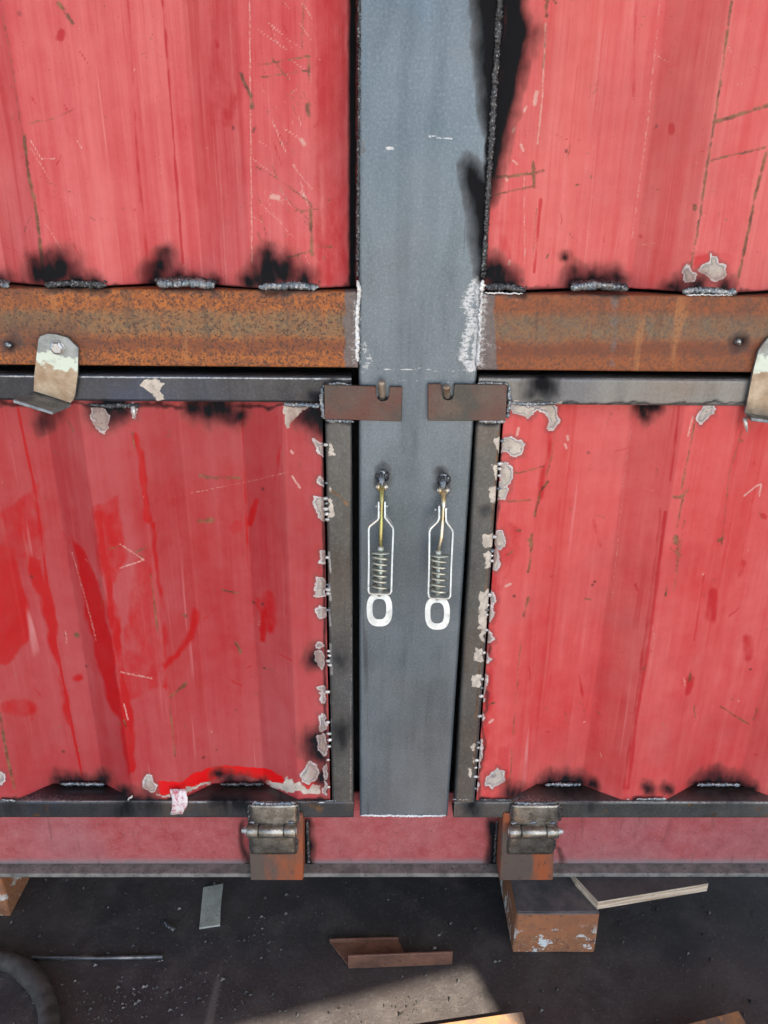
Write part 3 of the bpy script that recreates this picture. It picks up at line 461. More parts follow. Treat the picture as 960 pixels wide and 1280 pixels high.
POST = dict(
 sootpoly=[[(640, -60), (600, -60), (603, 10), (608, 50), (607, 90), (611, 130), (619, 165), (640, 100)], [(588, 210), (589, 226), (595, 252), (601, 290), (606, 338), (618, 300), (622, 235), (612, 240), (600, 228)]],
 soot=[(600, 20, 5, .5), (586, 200, 4, .55)],
 sootline=[([(628, -60), (616, 120), (603, 350)], 4, 1.1, 1.4), ([(478, 588), (478, 606)], 5, .65, 2.), ([(552, 590), (552, 610)], 6, .7, 2.)],
 chalk=[([(452, 430), (462, 450), (452, 462)], 6, .55), ([(448, 360), (448, 455)], 2.5, .75), ([(596, 352), (590, 365), (582, 380), (590, 400), (583, 425), (578, 445), (588, 460)], 8, .72), ([(601, 350), (592, 460)], 5, .8), ([(482, 186), (493, 186)], 1.3, 1.1), ([(535, 171), (564, 172)], 1.3, .85), ([(500, 155), (520, 156)], 1, .5), ([(480, 461), (585, 463)], .8, .7), ([(495, 475), (590, 477)], .6, .55), ([(452, 1019), (556, 1020)], 1.5, .8)],
 scuff=[([(452, 0), (450, 340)], .8, .3), ([(453, 178), (454, 190)], 3, .5)])
BEAM_L = dict(ground=[(.95, [(428, 355), (470, 355), (470, 470), (430, 470)])], chalk=[([(443, 365), (441, 455)], 3, .6), ([(432, 425), (445, 450)], 5, .45)], sootline=[([(60, 362), (130, 363)], 4, .6), ([(200, 362), (265, 362)], 4, .5), ([(330, 363), (395, 364)], 4, .6), ([(11, 432), (12, 432)], 8, .75)])
BEAM_R = dict(ground=[(.95, [(590, 355), (618, 355), (616, 400), (622, 470), (590, 470)]), (.5, [(760, 365), (772, 365), (772, 460), (760, 460)])], chalk=[([(605, 365), (600, 458)], 5, .66), ([(612, 370), (650, 374)], 2, .45), ([(606, 430), (625, 435)], 4, .5)], sootline=[([(922, 428), (922, 429)], 9, .8), ([(605, 366), (655, 367)], 4, .6), ([(715, 367), (780, 368)], 3, .5)])
STILE_L = dict(ground=[], cream=[*[T(4.92, 360, 490, q) for q in ([(244, 315), (270, 320), (285, 370), (303, 380), (290, 390), (255, 400), (252, 440)], [(248, 650), (275, 660), (285, 720), (285, 770), (245, 795)], [(250, 560), (262, 570), (268, 615), (252, 610)])]],
 pale=[([(441, 530), (438, 1000)], 1., .5), ([(411, 690), (413, 715)], 1.2, 1), ([(411, 730), (413, 750)], 1.5, 1), ([(411, 760), (413, 782)], 1.2, .9), ([(412, 806), (414, 842)], 2, 1.), ([(411, 858), (413, 880)], 1.2, .8), ([(413, 900), (412, 945)], 2, .9)],  # first line paints the highlight down the stile's right edge
 scuff=[([(412, 613), (425, 620), (434, 631)], 1.6, 1)], soot=[(425, 826, 6, .7), (428, 912, 8, .8), (424, 925, 6, .6)], sootline=[([(410, 527), (442, 527)], 4, .8)])
STILE_R = dict(cream=[*[T(4.74, 570, 490, q) for q in ([(215, 275), (268, 260), (268, 355), (240, 365), (225, 320)], [(213, 430), (255, 418), (252, 520), (235, 535), (215, 470)], [(188, 565), (243, 550), (240, 655), (203, 660)], [(160, 845), (225, 835), (222, 925), (160, 930)], [(160, 950), (215, 940), (208, 1045), (172, 1045)], [(136, 1180), (205, 1170), (200, 1290), (140, 1290)])],
  *[T(4.42, 560, 740, q) for q in ([(172, -5), (230, -5), (218, 208), (165, 208)], [(172, 213), (210, 213), (198, 280), (176, 280)], [(142, 315), (200, 312), (194, 390), (142, 388)], [(136, 458), (185, 452), (183, 535), (128, 522)], ell(138, 855, 17, 27), ell(126, 1000, 16, 26), ell(142, 930, 10, 22))]],
 scuff=[([(624, 540), (612, 680), (598, 850), (592, 960)], 1.6, .75), ([(588, 650), (576, 800), (568, 940)], 1.0, .7)], pale=[([(589, 640), (577, 800), (570, 920)], 1., .4)], sootline=[([(590, 527), (625, 528)], 4, .8)], soot=[(606, 640, 4, .5)])  # pale and coppery lines down the left edge: painted edge highlight
TOP_L = dict(pale=[([(0, 470.5), (440, 474)], 1., .75)], cream=[T(2, 0, 320, [(358, 308), (390, 304), (410, 320), (400, 335), (414, 357), (395, 360), (375, 345), (350, 322)])], sootline=[([(0, 503), (400, 506)], 1.5, .6), ([(405, 478), (446, 480)], 5, .6)], soot=[(70, 508, 6), (395, 500, 6)])  # long pale line: highlight of the tube's top front edge, painted on
TOP_R = dict(pale=[([(600, 473), (960, 474.5)], 1., .6)], cream=[T(3, 640, 320, [(2, 540), (60, 548), (140, 555), (195, 538), (180, 560), (60, 575), (0, 570)])], soot=[(668, 483, 7, .85), (682, 488, 6, .8), (675, 478, 7, .8)], sootline=[([(636, 505), (960, 505)], 1.3, .6)])  # pale line is a painted highlight along the top edge
BOT_L = dict(soot=[(157, 1012, 9), (55, 1012, 4, .6), (15, 1010, 7, .7), (190, 1008, 8, .8), (275, 1000, 8), (300, 1004, 8)], scuff=[([(42, 1018), (48, 1019)], 2, 1), ([(53, 1008), (58, 1014), (60, 1006)], 1.2, 1), ([(385, 1003), (400, 1012)], 5, .6)], pale=[([(0, 1001), (40, 1001), (405, 1003)], .8, .9)], sootline=[([(60, 990), (170, 990)], 7, .8), ([(230, 990), (400, 992)], 6, .8)])  # pale line paints the bright top front edge of the tube
BOT_R = dict(soot=[(590, 1010, 6), (700, 985, 8), (720, 985, 8), (900, 985, 8), (920, 985, 8), (740, 1008, 5, .7)], scuff=[([(755, 1014), (758, 1013)], 2, .8), ([(861, 1006), (864, 1006)], 2, .9), ([(890, 1019), (893, 1018)], 3, 1), ([(946, 1012), (948, 1011)], 2.5, .9), ([(955, 1020), (958, 1020)], 2, .9), ([(640, 1003), (640, 1020)], 2, .7), ([(702, 1003), (702, 1020)], 2, .7)], pale=[([(600, 1001), (960, 1003)], .8, .7)])  # pale: bright upper edge of the tube, put into the colour
RAIL = dict(sootline=[([(303, 1030), (306, 1080)], 4, .7), ([(384, 1030), (388, 1085)], 7, 1.), ([(618, 1030), (620, 1085)], 7, 1.), ([(700, 1060), (703, 1085)], 3, .5)], scuff=[([(866, 1069), (867, 1070)], 1.6, 1)])
#@@CONTAINER
cont = empty('shipping_container', (0, 0, 0), 'red corrugated steel container with blue-grey centre post and two rusty crossbeams', 'container')
OUT = .95
recU, recL = .040, .041
DUL = interp([(-.97, recU), (-.95, recU), (-.89, .004), (-.82, .004), (-.76, recU), (-.69, recU), (-.63, .004), (-.56, .004), (-.487, recU), (-.475, .004+.036), (-.414-.062, recU*.98), (-.412, .004), (-.343, .004), (-.288, recU), (-.222, recU), (-.155, .004), (-.078, .004), (-.02, .034)])
DUR = interp([(.13, .004), (.184, .004), (.260, recU), (.335, recU), (.395, .004), (.458, .004), (.532, recU), (.60, recU), (.665, .004), (.735, .004), (.80, recU), (.88, recU), (.95, .004)])
xs = axis_vals(-OUT, -.0215, -.50, -.0215, .0019); zs = axis_vals(z_(.104), 2.35, z_(.104), z_(-.235), .0021)
sheet('corrugated_panel', xs, zs, DUL, M['paint_ul'], cont, UL, 11)
xs = axis_vals(.1315, OUT, .1315, .53, .0019); zs = axis_vals(z_(.104), 2.35, z_(.104), z_(-.245), .0021)
sheet('corrugated_panel', xs, zs, DUR, M['paint_ur'], cont, UR, 23)
# centre post: slightly tapering sheet-steel column with folded edges
def make_post():
    zs = axis_vals(z_(.957), 2.35, z_(.957), z_(-.24), .0021); prof = [(0, .075), (0, .004), (.0012, .0012), (.004, 0)]; n = 72
    V = []
    for z in zs:
        t = min(1, max(0, (z-z_(.957))/(.957-.092))); x0 = -.0200-.0005*t; x1 = .1278+(.1362-.1278)*t if z < z_(.092) else .1362+(z-z_(.092))*.01
        for a, b in prof: V.append((x0+a, b, z))
        for i in range(1, n): V.append((x0+.004+(x1-x0-.008)*i/n, 0, z))
        for a, b in prof[::-1]: V.append((x1-a, b, z))
    V = np.array(V); me = grid_mesh('post', V, n-1+8, len(zs)); set_attrs(me, masks(V, POST, 31)); return link('post', me, M['post'], cont)
make_post()
bl = bar('crossbeam', (-OUT, -.0015, z_(.2035)), (-.0212, .055, z_(.1070)), 'x', M['rust_l'], cont, BEAM_L, 41, .003)
br = bar('crossbeam', (.1345, -.0015, z_(.2050)), (OUT, .055, z_(.1080)), 'x', M['rust_r'], cont, BEAM_R, 43, .003)
for par, (x, y) in ((bl, (11, 431)), (br, (922, 427))): lump('stud', P(x, y, -.003), .0048, 'weld', par, (1, .9, 1))
# bottom rail: recessed web and projecting flange
rz = z_(1.0985); rail = bar('bottom_rail', (-OUT, .035, rz-.004), (OUT, .043, z_(.94)), 'x', M['rail'], cont, RAIL, 47, .001)
box('flange', (-OUT, .012, rz-.0085), (OUT, .0349, rz), M['lip'], rail, .0015, 2)
# shell of the container behind the wall
box('roof_sheet', (-OUT, .0, 2.35), (OUT, 2.3, 2.40), M['shell'], cont); box('back_wall', (-OUT, 2.28, rz), (OUT, 2.3, 2.349), M['shell'], cont)
box('end_wall', (-OUT-.02, -.001, rz), (-OUT-.001, 2.3, 2.4), M['shell'], cont); box('end_wall', (OUT+.001, -.001, rz), (OUT+.02, 2.3, 2.4), M['shell'], cont)
box('underside', (-OUT, .05, rz-.004), (OUT, 2.27, rz+.03), M['black'], cont)
box('dark_backing', (-OUT+.01, .09, rz+.04), (OUT-.01, .10, 2.34), M['black'], cont)  # added black sheet, stands for the shade inside behind the gaps
# welds of the container
for pts, w, mt in (([(0, 355), (12, 357)], .010, 'weld'), ([(56, 356), (92, 354), (132, 357)], .0085, 'weld_dark'), ([(196, 355), (235, 353), (269, 357)], .011, 'weld'), ([(324, 359), (362, 357), (398, 359)], .0095, 'weld'),
    ([(606, 359), (632, 358), (656, 363)], .0095, 'weld_dark'), ([(714, 359), (748, 357), (785, 362)], .0105, 'weld'), ([(852, 364), (888, 363), (921, 366)], .009, 'weld')):
    Yw = .002; bead('weld_bead', pts, w, mt, cont, Yw)
    bead('weld_bead', [(x+random.uniform(-2, 2), y-4) for x, y in pts], w*.75, 'weld_dark', cont, Yw+.006)
bead('weld_bead', [(449, -80), (449, 150), (447, 348)], .0042, 'weld_dark', cont, .001)
bead('weld_bead', [(447, 350), (449, 362), (446, 400), (447, 452)], .0055, 'weld_white', cont, -.002, jit=.001)
bead('weld_bead', [(629, -60), (617, 130), (604, 348)], .0075, 'weld_dark', cont, -.001)
bead('weld_bead', [(603, 350), (601, 385), (599, 420), (596, 457)], .0068, 'weld_white', cont, -.002, jit=.0012)
bead('weld_bead', [(452, 1019), (500, 1020), (555, 1020)], .0032, 'weld_white', cont, -.001)
for x0, x1 in ((606, 653), (858, 915)): bead('weld_bead', [(x0, 366 if x0 < 700 else 368.5), (x1, 367 if x0 < 700 else 369)], .002, 'weld_white', cont, -.003)
# hinge mounts: rusty plates standing off the rail
def mount(x0, x1, xt0, xt1):
    a, b = P(x0, 1101, -.006), P(x1, 1103, -.006); c = P(xt0, 1030, -.006); d = P(xt1, 1030, -.006)
    prism('hinge_mount', [(a.x, -.006, a.z), (b.x, -.006, a.z), (d.x, -.006, z_(.9585-.012)), (c.x, -.006, z_(.9585-.012))], (0, .0405, 0), M['rust_block'], cont, .002)
mount(313, 379, 310, 379)
mount(624, 691, 628, 693)
for pts, w in (([(384, 1026), (385, 1050), (386, 1080)], .005), ([(622, 1026), (620, 1050), (618, 1080)], .005)):
    bead('weld_bead', pts, w, 'weld_dark', cont, .028)
# pegs welded to the post, held in the slots of the hasp plates
for (x, y), (x2, y2), Y2 in (((478, 496), (477, 478), -.017), ((559, 496), (558, 484), -.017)):
    a = P(x, y, .0); b = P(x2, y2, Y2); pts = [a.lerp(b, t/6) for t in range(7)]; d = (b-a).normalized(); pts += [b+d*.0015, b+d*.0025]
    lump('weld_bead', P(x, y+2, -.001), .0056, 'weld_dark', cont, (1.1, .5, 1.))
    tube('peg', pts, [.0047]*7+[.0038, .0018], M['copper'], cont, seg=12, lump=.06)
#@@DOORS
DLL = interp([(-.95, .004), (-.93, .004), (-.865, recL), (-.80, recL), (-.735, .004), (-.665, .003), (-.588, .003), (-.542, recL), (-.455, recL), (-.393, .003), (-.318, .003), (-.270, recL), (-.184, recL), (-.122, .003), (-.05, .003)])
DLR = interp([(.16, .003), (.227, .003), (.283, recL), (.359, recL), (.419, .003), (.491, .003), (.556, recL), (.631, recL), (.69, .003), (.76, .003), (.82, recL), (.90, recL), (.95, .01)])
ZT, ZTB, ZBT, ZB = z_(.2143), z_(.2510), z_(.9255), z_(.9605)
def door(side):
    if side < 0:
        d = empty('side_door', (-.5, 0, ZB), 'left lower red door with glossy deep red wipe marks and a peeled paint flap at its foot', 'door', 'hinged lower doors of the container')
        xi, xo, xe = -.0300, -.0655, -.935
        xs = axis_vals(xe+.036, -.0690, -.625, -.0690, .0019); dep, spec, mt = DLL, LL, M['paint_ll']
    else:
        d = empty('side_door', (.5, 0, ZB), 'right lower red door with pinkish paint and a cream-blotched frame beside the post', 'door', 'hinged lower doors of the container')
        xi, xo, xe = .1376, .1710, .935
        xs = axis_vals(.1745, xe-.036, .1745, .66, .0019); dep, spec, mt = DLR, LR, M['paint_lr']
    zs = axis_vals(ZBT-.001, ZTB+.004, ZBT-.001, ZTB+.004, .0021)
    sheet('door_panel', xs, zs, dep, mt, d, spec, 61+side)
    a, b = sorted((xi, xe))
    bar('frame_tube', (a, -.001, ZTB), (b, .036, ZT), 'x', M['tube_blue' if side < 0 else 'tube_r'], d, TOP_L if side < 0 else TOP_R, 71)
    bar('frame_tube', (a, -.001, ZB), (b, .050, ZBT), 'x', M['tube_blue' if side < 0 else 'tube'], d, BOT_L if side < 0 else BOT_R, 73)
    a, b = sorted((xi, xo)); bar('frame_tube', (a, -.002, ZBT+.0006), (b, .036, ZTB-.0006), 'z', M['tube'], d, STILE_L if side < 0 else STILE_R, 75)
    a, b = sorted((xe, xe-side*.036)); bar('frame_tube', (a, -.002, ZBT+.0006), (b, .036, ZTB-.0006), 'z', M['tube'], d, {}, 77)
    return d
dl, dr = door(-1), door(1)
# hasp plates with a notch for the peg
def hasp(d, out, slot, seams):
    prism('hasp_plate', [P(x, y, -.0085) for x, y in out[:1]+slot+out[1:]], (0, .0062, 0), M['rust_plate'], d, .0006)
    for s_ in seams: bead('weld_bead', s_, .0058, 'weld', d, -.004)
hasp(dl, [(405, 481), (503, 484), (502, 527), (406, 524)], [(470, 483), (470, 496), (472, 500), (476, 502), (481, 502), (485, 500), (487, 496), (487, 483.5)], ([(404, 483), (422, 480), (441, 482)], [(403, 484), (402, 504), (405, 524)], [(408, 526), (442, 527)]))
hasp(dr, [(535, 480), (634, 481), (632, 526), (535, 526)], [(552, 480), (552, 495), (554, 499), (558, 501), (562, 501), (566, 499), (568, 495), (568, 480.3)], ([(598, 479), (618, 480), (636, 481)], [(636, 483), (637, 504), (634, 523)], [(598, 527), (632, 527)]))
# tack welds bridging the gap between frame and sheet
TL = T(4.92, 360, 490, [(232, 325), (236, 560), (232, 655), (236, 685), (232, 720), (240, 750), (242, 785), (243, 1018), (247, 1185), (247, 1215), (248, 1240)])+T(4.41, 360, 740, [(222, 100), (224, 325), (228, 350), (222, 380), (230, 402), (218, 550), (220, 718), (226, 780), (230, 815), (226, 850), (222, 925), (224, 1075)])
TR = T(4.74, 570, 490, [(275, 290), (262, 425), (258, 455), (256, 495), (253, 572), (228, 858), (215, 940), (212, 970), (210, 1000), (200, 1205)])+T(4.42, 560, 740, [(227, 15), (218, 72), (217, 98), (215, 125), (210, 210), (197, 335), (188, 480), (186, 530), (183, 575), (175, 685), (170, 830), (168, 860), (160, 930), (153, 970), (152, 1020), (150, 1085)])
for d, L in ((dl, TL), (dr, TR)):
    for x, y in L: lump('tack_weld', P(x, y, -.0015), random.uniform(.0022, .0036), 'silver' if random.random() < .7 else 'weld', d, (1.25, .7, .9))
for d, pts, w, mt in ((dl, [(75, 977), (100, 978), (130, 978)], .0055, 'weld'), (dl, [(275, 981), (300, 981), (330, 983)], .0045, 'weld_dark'), (dr, [(682, 976), (705, 973), (727, 975)], .0055, 'weld'), (dr, [(872, 977), (900, 974), (927, 975)], .0055, 'weld')):
    z = ZBT+.003; pp = [Vector((P(x, y, .036).x, .0375, z+random.uniform(0, .001))) for x, y in pts]
    pp = [q_+Vector((0, -random.uniform(0, .0022), random.uniform(-.0006, .0012))) for q_ in resample(pp, .0018)]; tube('weld_bead', pp, [w/2*random.uniform(.9, 1.6)*min(1, .4+.2*min(i_, len(pp)-1-i_)) for i_ in range(len(pp))], M[mt], d, seg=8, lump=.25, flat=.9)
for d, pts, w, mt in ((dl, [(110, 507), (150, 507), (175, 507)], .006, 'weld_dark'), (dl, [(355, 506), (385, 506), (402, 507)], .006, 'weld'), (dr, [(640, 504), (665, 505), (697, 505)], .005, 'weld'), (dl, [(0, 1000), (20, 1001)], .004, 'weld'), (dl, [(340, 1003), (375, 1004), (400, 1003)], .004, 'weld_dark'), (dr, [(600, 1000), (640, 1000)], .004, 'weld_dark'), (dr, [(795, 999), (815, 999), (832, 999)], .005, 'weld'), (dl, [(160, 1000), (166, 994)], .004, 'silver'), (dr, [(783, 998), (786, 1000)], .007, 'silver'), (dr, [(829, 998), (832, 1000)], .007, 'silver'), (dl, [(406, 1001), (440, 1001)], .003, 'weld'), (dr, [(566, 999), (590, 999)], .003, 'weld')):
    bead('weld_bead', pts, w, mt, d, -.001)
# hanging strip of metal at the right bracket, drips
tube('weld_drip', [P(931, 522, -.003), P(932, 530, -.004), P(934, 540, -.003)], [.003, .0026, .001], M['silver'], dr, seg=8, lump=.2)
tube('weld_drip', [P(166, 508, -.003), P(168, 516, -.004), P(169, 523, -.002)], [.003, .0026, .001], M['silver'], dl, seg=8, lump=.2)
# peeled paint flap over the bottom tube
def flap():
    bm = bmesh.new(); rows = []
    for j in range(9):
        t = j/8; y = 986+32*t; w = 1-.25*max(0, t-.6)/.4
        r = []
        for i in range(6):
            u = i/5; x = 213+2*math.sin(t*3)+(20*u-1)*w+random.uniform(-.7, .7)+t*1.0
            r.append(bm.verts.new(P(x, y+random.uniform(-.8, .8), -.004-.010*math.sin(t*2.8)*(.6+.4*u))))
        rows.append(r)
    for a, b in zip(rows, rows[1:]):
        for i in range(5): bm.faces.new((a[i], a[i+1], b[i+1], b[i]))
    o = from_bm('paint_flap', bm, M['flap'], dl, True); md = o.modifiers.new('thickness', 'SOLIDIFY'); md.thickness = .0008
flap()
# hinges
def hinge(d, x0, x1, yb, pinside, leafx, lowx, flip):
    root_p = P((x0+x1)/2, yb, -.016); h = bpy.data.objects.new('hinge', None); C.objects.link(h); h.parent = d; h.location = root_p-base(d); h.empty_display_size = .03
    R = .0118; Yc = -.0165; xl, xr = P(x0, yb, Yc).x, P(x1, yb, Yc).x; zc = P((x0+x1)/2, yb, Yc).z-.002; L = xr-xl
    cuts = [0, .245, .255, .745, .755, 1.]
    for a, b in ((0, .235), (.25, .75), (.765, 1.)):
        A, B = xl+L*a, xl+L*b; e = .0012
        tube('knuckle', [(A, Yc, zc), (A+e, Yc, zc), ((A+B)/2, Yc, zc), (B-e, Yc, zc), (B, Yc, zc)], [R*.9, R, R, R, R*.9], M['hinge'], h, seg=28)
    px = xr if pinside > 0 else xl; s = pinside
    tube('pin', [(xl-.001 if s > 0 else xr+.001, Yc, zc), (px+s*.003, Yc, zc), (px+s*.0045, Yc, zc), (px+s*.0085, Yc, zc), (px+s*.0095, Yc, zc)], [.006, .006, .0042, .0042, .002], M['silver'], h, seg=14)
    # curved leaves, dished towards the barrel
    def leaf(nm, zA, zB, X0, X1, hollow):
        bm = bmesh.new(); rows = []
        for j in range(9):
            t = j/8; z = zA+(zB-zA)*t; r = []
            for i in range(13):
                u = i/12; bul = math.sin(math.pi*u)**.5 if 0 < u < 1 else 0
                y = -.0058-.0060*t**1.6*bul-.0016*math.sin(math.pi*t)*bul+(-.0016 if 0 < i < 12 else .0)
                r.append(bm.verts.new((X0+(X1-X0)*u, y, z)))
            rows.append(r)
        for a, b in zip(rows, rows[1:]):
            for i in range(12): bm.faces.new((a[i], a[i+1], b[i+1], b[i]))
        o = from_bm(nm, bm, M['hinge'], h, True); md = o.modifiers.new('thickness', 'SOLIDIFY'); md.thickness = .004; md.offset = 0
    X0, X1 = P(leafx[0], 1010, -.008).x, P(leafx[1], 1010, -.008).x
    leaf('leaf', P(340, 1005, -.006).z, zc+.009, X0, X1, 1); X0, X1 = P(lowx[0], 1058, -.01).x, P(lowx[1], 1058, -.01).x
    leaf('leaf', P(340, 1066, -.006).z, zc-.008, X0, X1, 1)
    def hb(pts, w, mt): 
        o = bead('weld_bead', pts, w, mt, h, -.006); return o
    hb([(leafx[0]+3, 1004), ((leafx[0]+leafx[1])/2, 1005.5), (leafx[1]-3, 1004)], .0068, 'weld')
    hb([(leafx[0], 1005), (leafx[0]-1, 1016), (leafx[0], 1026)], .0055, 'weld_dark'); hb([(leafx[1], 1005), (leafx[1]+1, 1016), (leafx[1], 1026)], .0055, 'weld_dark')
    hb([(lowx[0]+2, 1064.5), ((lowx[0]+lowx[1])/2, 1065.5), (lowx[1]-2, 1064)], .0050, 'weld_dark')
    hb([(lowx[0], 1048), (lowx[0], 1058), (lowx[0]+2, 1064)], .0050, 'weld_dark'); hb([(lowx[1]+1, 1048), (lowx[1]+1, 1058), (lowx[1]-1, 1064)], .0050, 'weld_dark')
    for x in ((x0*.9+x1*.1), (x0*.1+x1*.9)): lump('weld_bead', P(x, yb-9.5, -.020), .0036, 'weld', h, (1.5, .8, .7))
hinge(dl, 309, 370, 1037, -1, (312, 372), (313, 370), False)
hinge(dr, 636, 697, 1038, 1, (640, 699), (635, 692), True)
lump('weld_bead', P(667, 1028, -.026), .0042, 'weld', dr, (1.5, .7, .8))
#@@LATCHES
def latch(label, k, ox, oy, c, dx_frame):
    lean = lambda y: -.26*max(0., (y-c['pin'][1])/k)*.00118
    pt = lambda x, y, Y=-.012: P(ox+x/k, oy+y/k, Y+lean(y))
    L = empty('toggle_latch', pt(c['pin'][0], c['pin'][1], 0), label, 'toggle latch', 'spring toggle latches hanging on the centre post')
    px, py = c['pin']
    # lug welded to the post
    lg = tube('lug', [pt(px-2, py-85, -.001), pt(px-2, py-50, -.007), pt(px, py-5, -.013)], [.0055, .0048, .0040], M['weld'], L, seg=12, lump=.14)
    lump('weld_bead', pt(px-20, py-70, -.001), .0050, 'weld_dark', L, (1, .7, 1.3)); lump('weld_bead', pt(px+26, py-70, -.001), .0055, 'weld_dark', L, (1, .7, 1.3)); lump('weld_bead', pt(px+2, py-95, -.001), .0048, 'weld', L, (1.2, .7, 1.))
    Yp = -.0145
    for s, mm in ((-1, 'gold'), (1, 'gold')):
        a = pt(px+s*24, py, Yp); tube('cheek', [a-Vector((.0012, 0, 0)), a+Vector((.0012, 0, 0))], [.0052, .0052], M[mm], L, seg=20)
    tube('pin', [pt(px-42, py, Yp), pt(px-38, py, Yp), pt(px+38, py, Yp), pt(px+42, py, Yp)], [.0015, .0026, .0026, .0015], M['zinc'], L, seg=12)
    tube('rod', [pt(px, py-8, Yp), pt(*c['rod1'], -.013), pt(*c['rod2'], -.012), pt(c['nut'][0], c['nut'][1], -.011)], [.0036, .0030, .0027, .0024], M[c['rodmat']], L, seg=14)
    nx, ny = c['nut']; tube('nut', [pt(nx, ny-15, -.011), pt(nx, ny+16, -.011)], [.0050, .0050], M['gzinc'], L, seg=6)
    wx0, wx1, wy = c['washer']; wc = pt((wx0+wx1)/2, wy, -.011); rw = (pt(wx1, wy).x-pt(wx0, wy).x)/2
    ax = (pt(c['spring'][0]-4, c['spring'][2], -.011)-pt(c['spring'][0], c['spring'][1], -.011)).normalized(); cr = Vector((1, 0, 0)).cross(ax).normalized()
    tube('washer', [wc-ax*.0009, wc+ax*.0009], rw, M['gzinc'], L, seg=24)
    sx, y0, y1 = c['spring']; a, b = pt(sx, y0, -.011), pt(sx-4, y1, -.011); N = 6.2; pts = []; rs = rw*.80
    for i in range(int(N*22)):
        t = i/(N*22); an = t*N*2*math.pi+1; q = a.lerp(b, t); pts.append(q+Vector((math.cos(an)*rs, 0, 0))+cr*(math.sin(an)*rs*.85))
    tube('spring', pts, .0020, M['spring'], L, seg=8)
    tube('guide_bar', [pt(nx, wy+6, -.011), pt(nx-4, y1+6, -.011)], .0048, M['gzinc'], L, seg=4)
    # bent strip frame
    fr = [pt(x, y, -.012) for x, y in c['frame']]; bm = bmesh.new(); wY = .0075; th = .0011; n = len(fr); rings = []
    for i, p in enumerate(fr):
        t = (fr[min(i+1, n-1)]-fr[max(i-1, 0)]).normalized(); nrm = Vector((t.z, 0, -t.x)).normalized()*th
        rings.append([bm.verts.new(p+nrm*s1+Vector((0, wY*s2, 0))) for s1, s2 in ((1, -1), (1, 1), (-1, 1), (-1, -1))])
    for a_, b_ in zip(rings, rings[1:]):
        for j in range(4): bm.faces.new((a_[j], a_[(j+1) % 4], b_[(j+1) % 4], b_[j]))
    bm.faces.new(rings[0]); bm.faces.new(rings[-1][::-1]); from_bm('strip_frame', bm, M['zinc'], L)
    for x, y in c['rivets']:
        q = pt(x, y, -.012); tube('rivet', [q-Vector((.0014, 0, 0)), q+Vector((.0014, 0, 0))], [.0019, .0015], M['zinc'], L, seg=10)
    # pull ring: plate with an oval hole
    x0, x1, y0, y1 = c['ring']; h0, h1, g0, g1 = c['hole']; bm = bmesh.new(); n = 40; o_, i_ = [], []; Yr = -.0045
    for j in range(n):
        an = 2*math.pi*j/n; ca, sa = math.cos(an), math.sin(an); e = 2/2.7
        f = lambda v, e: math.copysign(abs(v)**e, v)
        o_.append(((x0+x1)/2+(x1-x0)/2*f(ca, e), (y0+y1)/2+(y1-y0)/2*f(sa, e if sa < 0 else .78))); i_.append(((h0+h1)/2+(h1-h0)/2*1.06*f(ca, .7), (g0+g1)/2+(g1-g0)/2*1.04*f(sa, .7)))
    for dY in (0, 1):
        for LS in (o_, i_):
            for x, y in LS: bm.verts.new(pt(x, y, Yr)+Vector((0, dY*.0024, 0)))
    bm.verts.ensure_lookup_table(); v = bm.verts
    for j in range(n):
        q = (j+1) % n; bm.faces.new((v[j], v[q], v[n+q], v[n+j])); bm.faces.new((v[2*n+q], v[2*n+j], v[3*n+j], v[3*n+q])); bm.faces.new((v[q], v[j], v[2*n+j], v[2*n+q])); bm.faces.new((v[n+j], v[n+q], v[3*n+q], v[3*n+j]))
    from_bm('pull_ring', bm, M['zinc'], L)
    q = pt((x0+x1)/2, y0+4, -.009); tube('neck', [q+Vector((0, .0, .003)), q+Vector((0, .003, -.003))], .0035, M['zinc'], L, seg=10)
latch('left toggle latch on the blue-grey post, with a green-tinted rod', 5.333, 430, 570, dict(pin=(252, 205), rod1=(252, 330), rod2=(246, 520), nut=(245, 618), rodmat='yzinc', washer=(182, 306, 645), spring=(242, 655, 895),
    frame=[(231, 292), (231, 400), (222, 415), (172, 455), (165, 475), (166, 700), (163, 880), (170, 898), (185, 904), (290, 906), (306, 902), (315, 888), (320, 700), (328, 480), (322, 460), (280, 405), (273, 395), (273, 292)], rivets=[(217, 335), (285, 335)], ring=(151, 322, 915, 1136), hole=(192, 279, 955, 1086)), 0)
latch('right toggle latch on the blue-grey post, hanging lower with a green smear on its ring', 5.333, 430, 570, dict(pin=(662, 228), rod1=(664, 350), rod2=(650, 540), nut=(629, 645), rodmat='gold', washer=(577, 703, 664), spring=(632, 674, 922),
    frame=[(632, 320), (632, 400), (622, 425), (576, 470), (568, 492), (566, 700), (560, 900), (566, 926), (582, 933), (680, 936), (697, 932), (706, 918), (712, 720), (723, 500), (718, 478), (690, 440), (678, 420), (676, 335)], rivets=[(610, 358), (684, 352)], ring=(540, 706, 940, 1158), hole=(578, 664, 980, 1114)), 0)
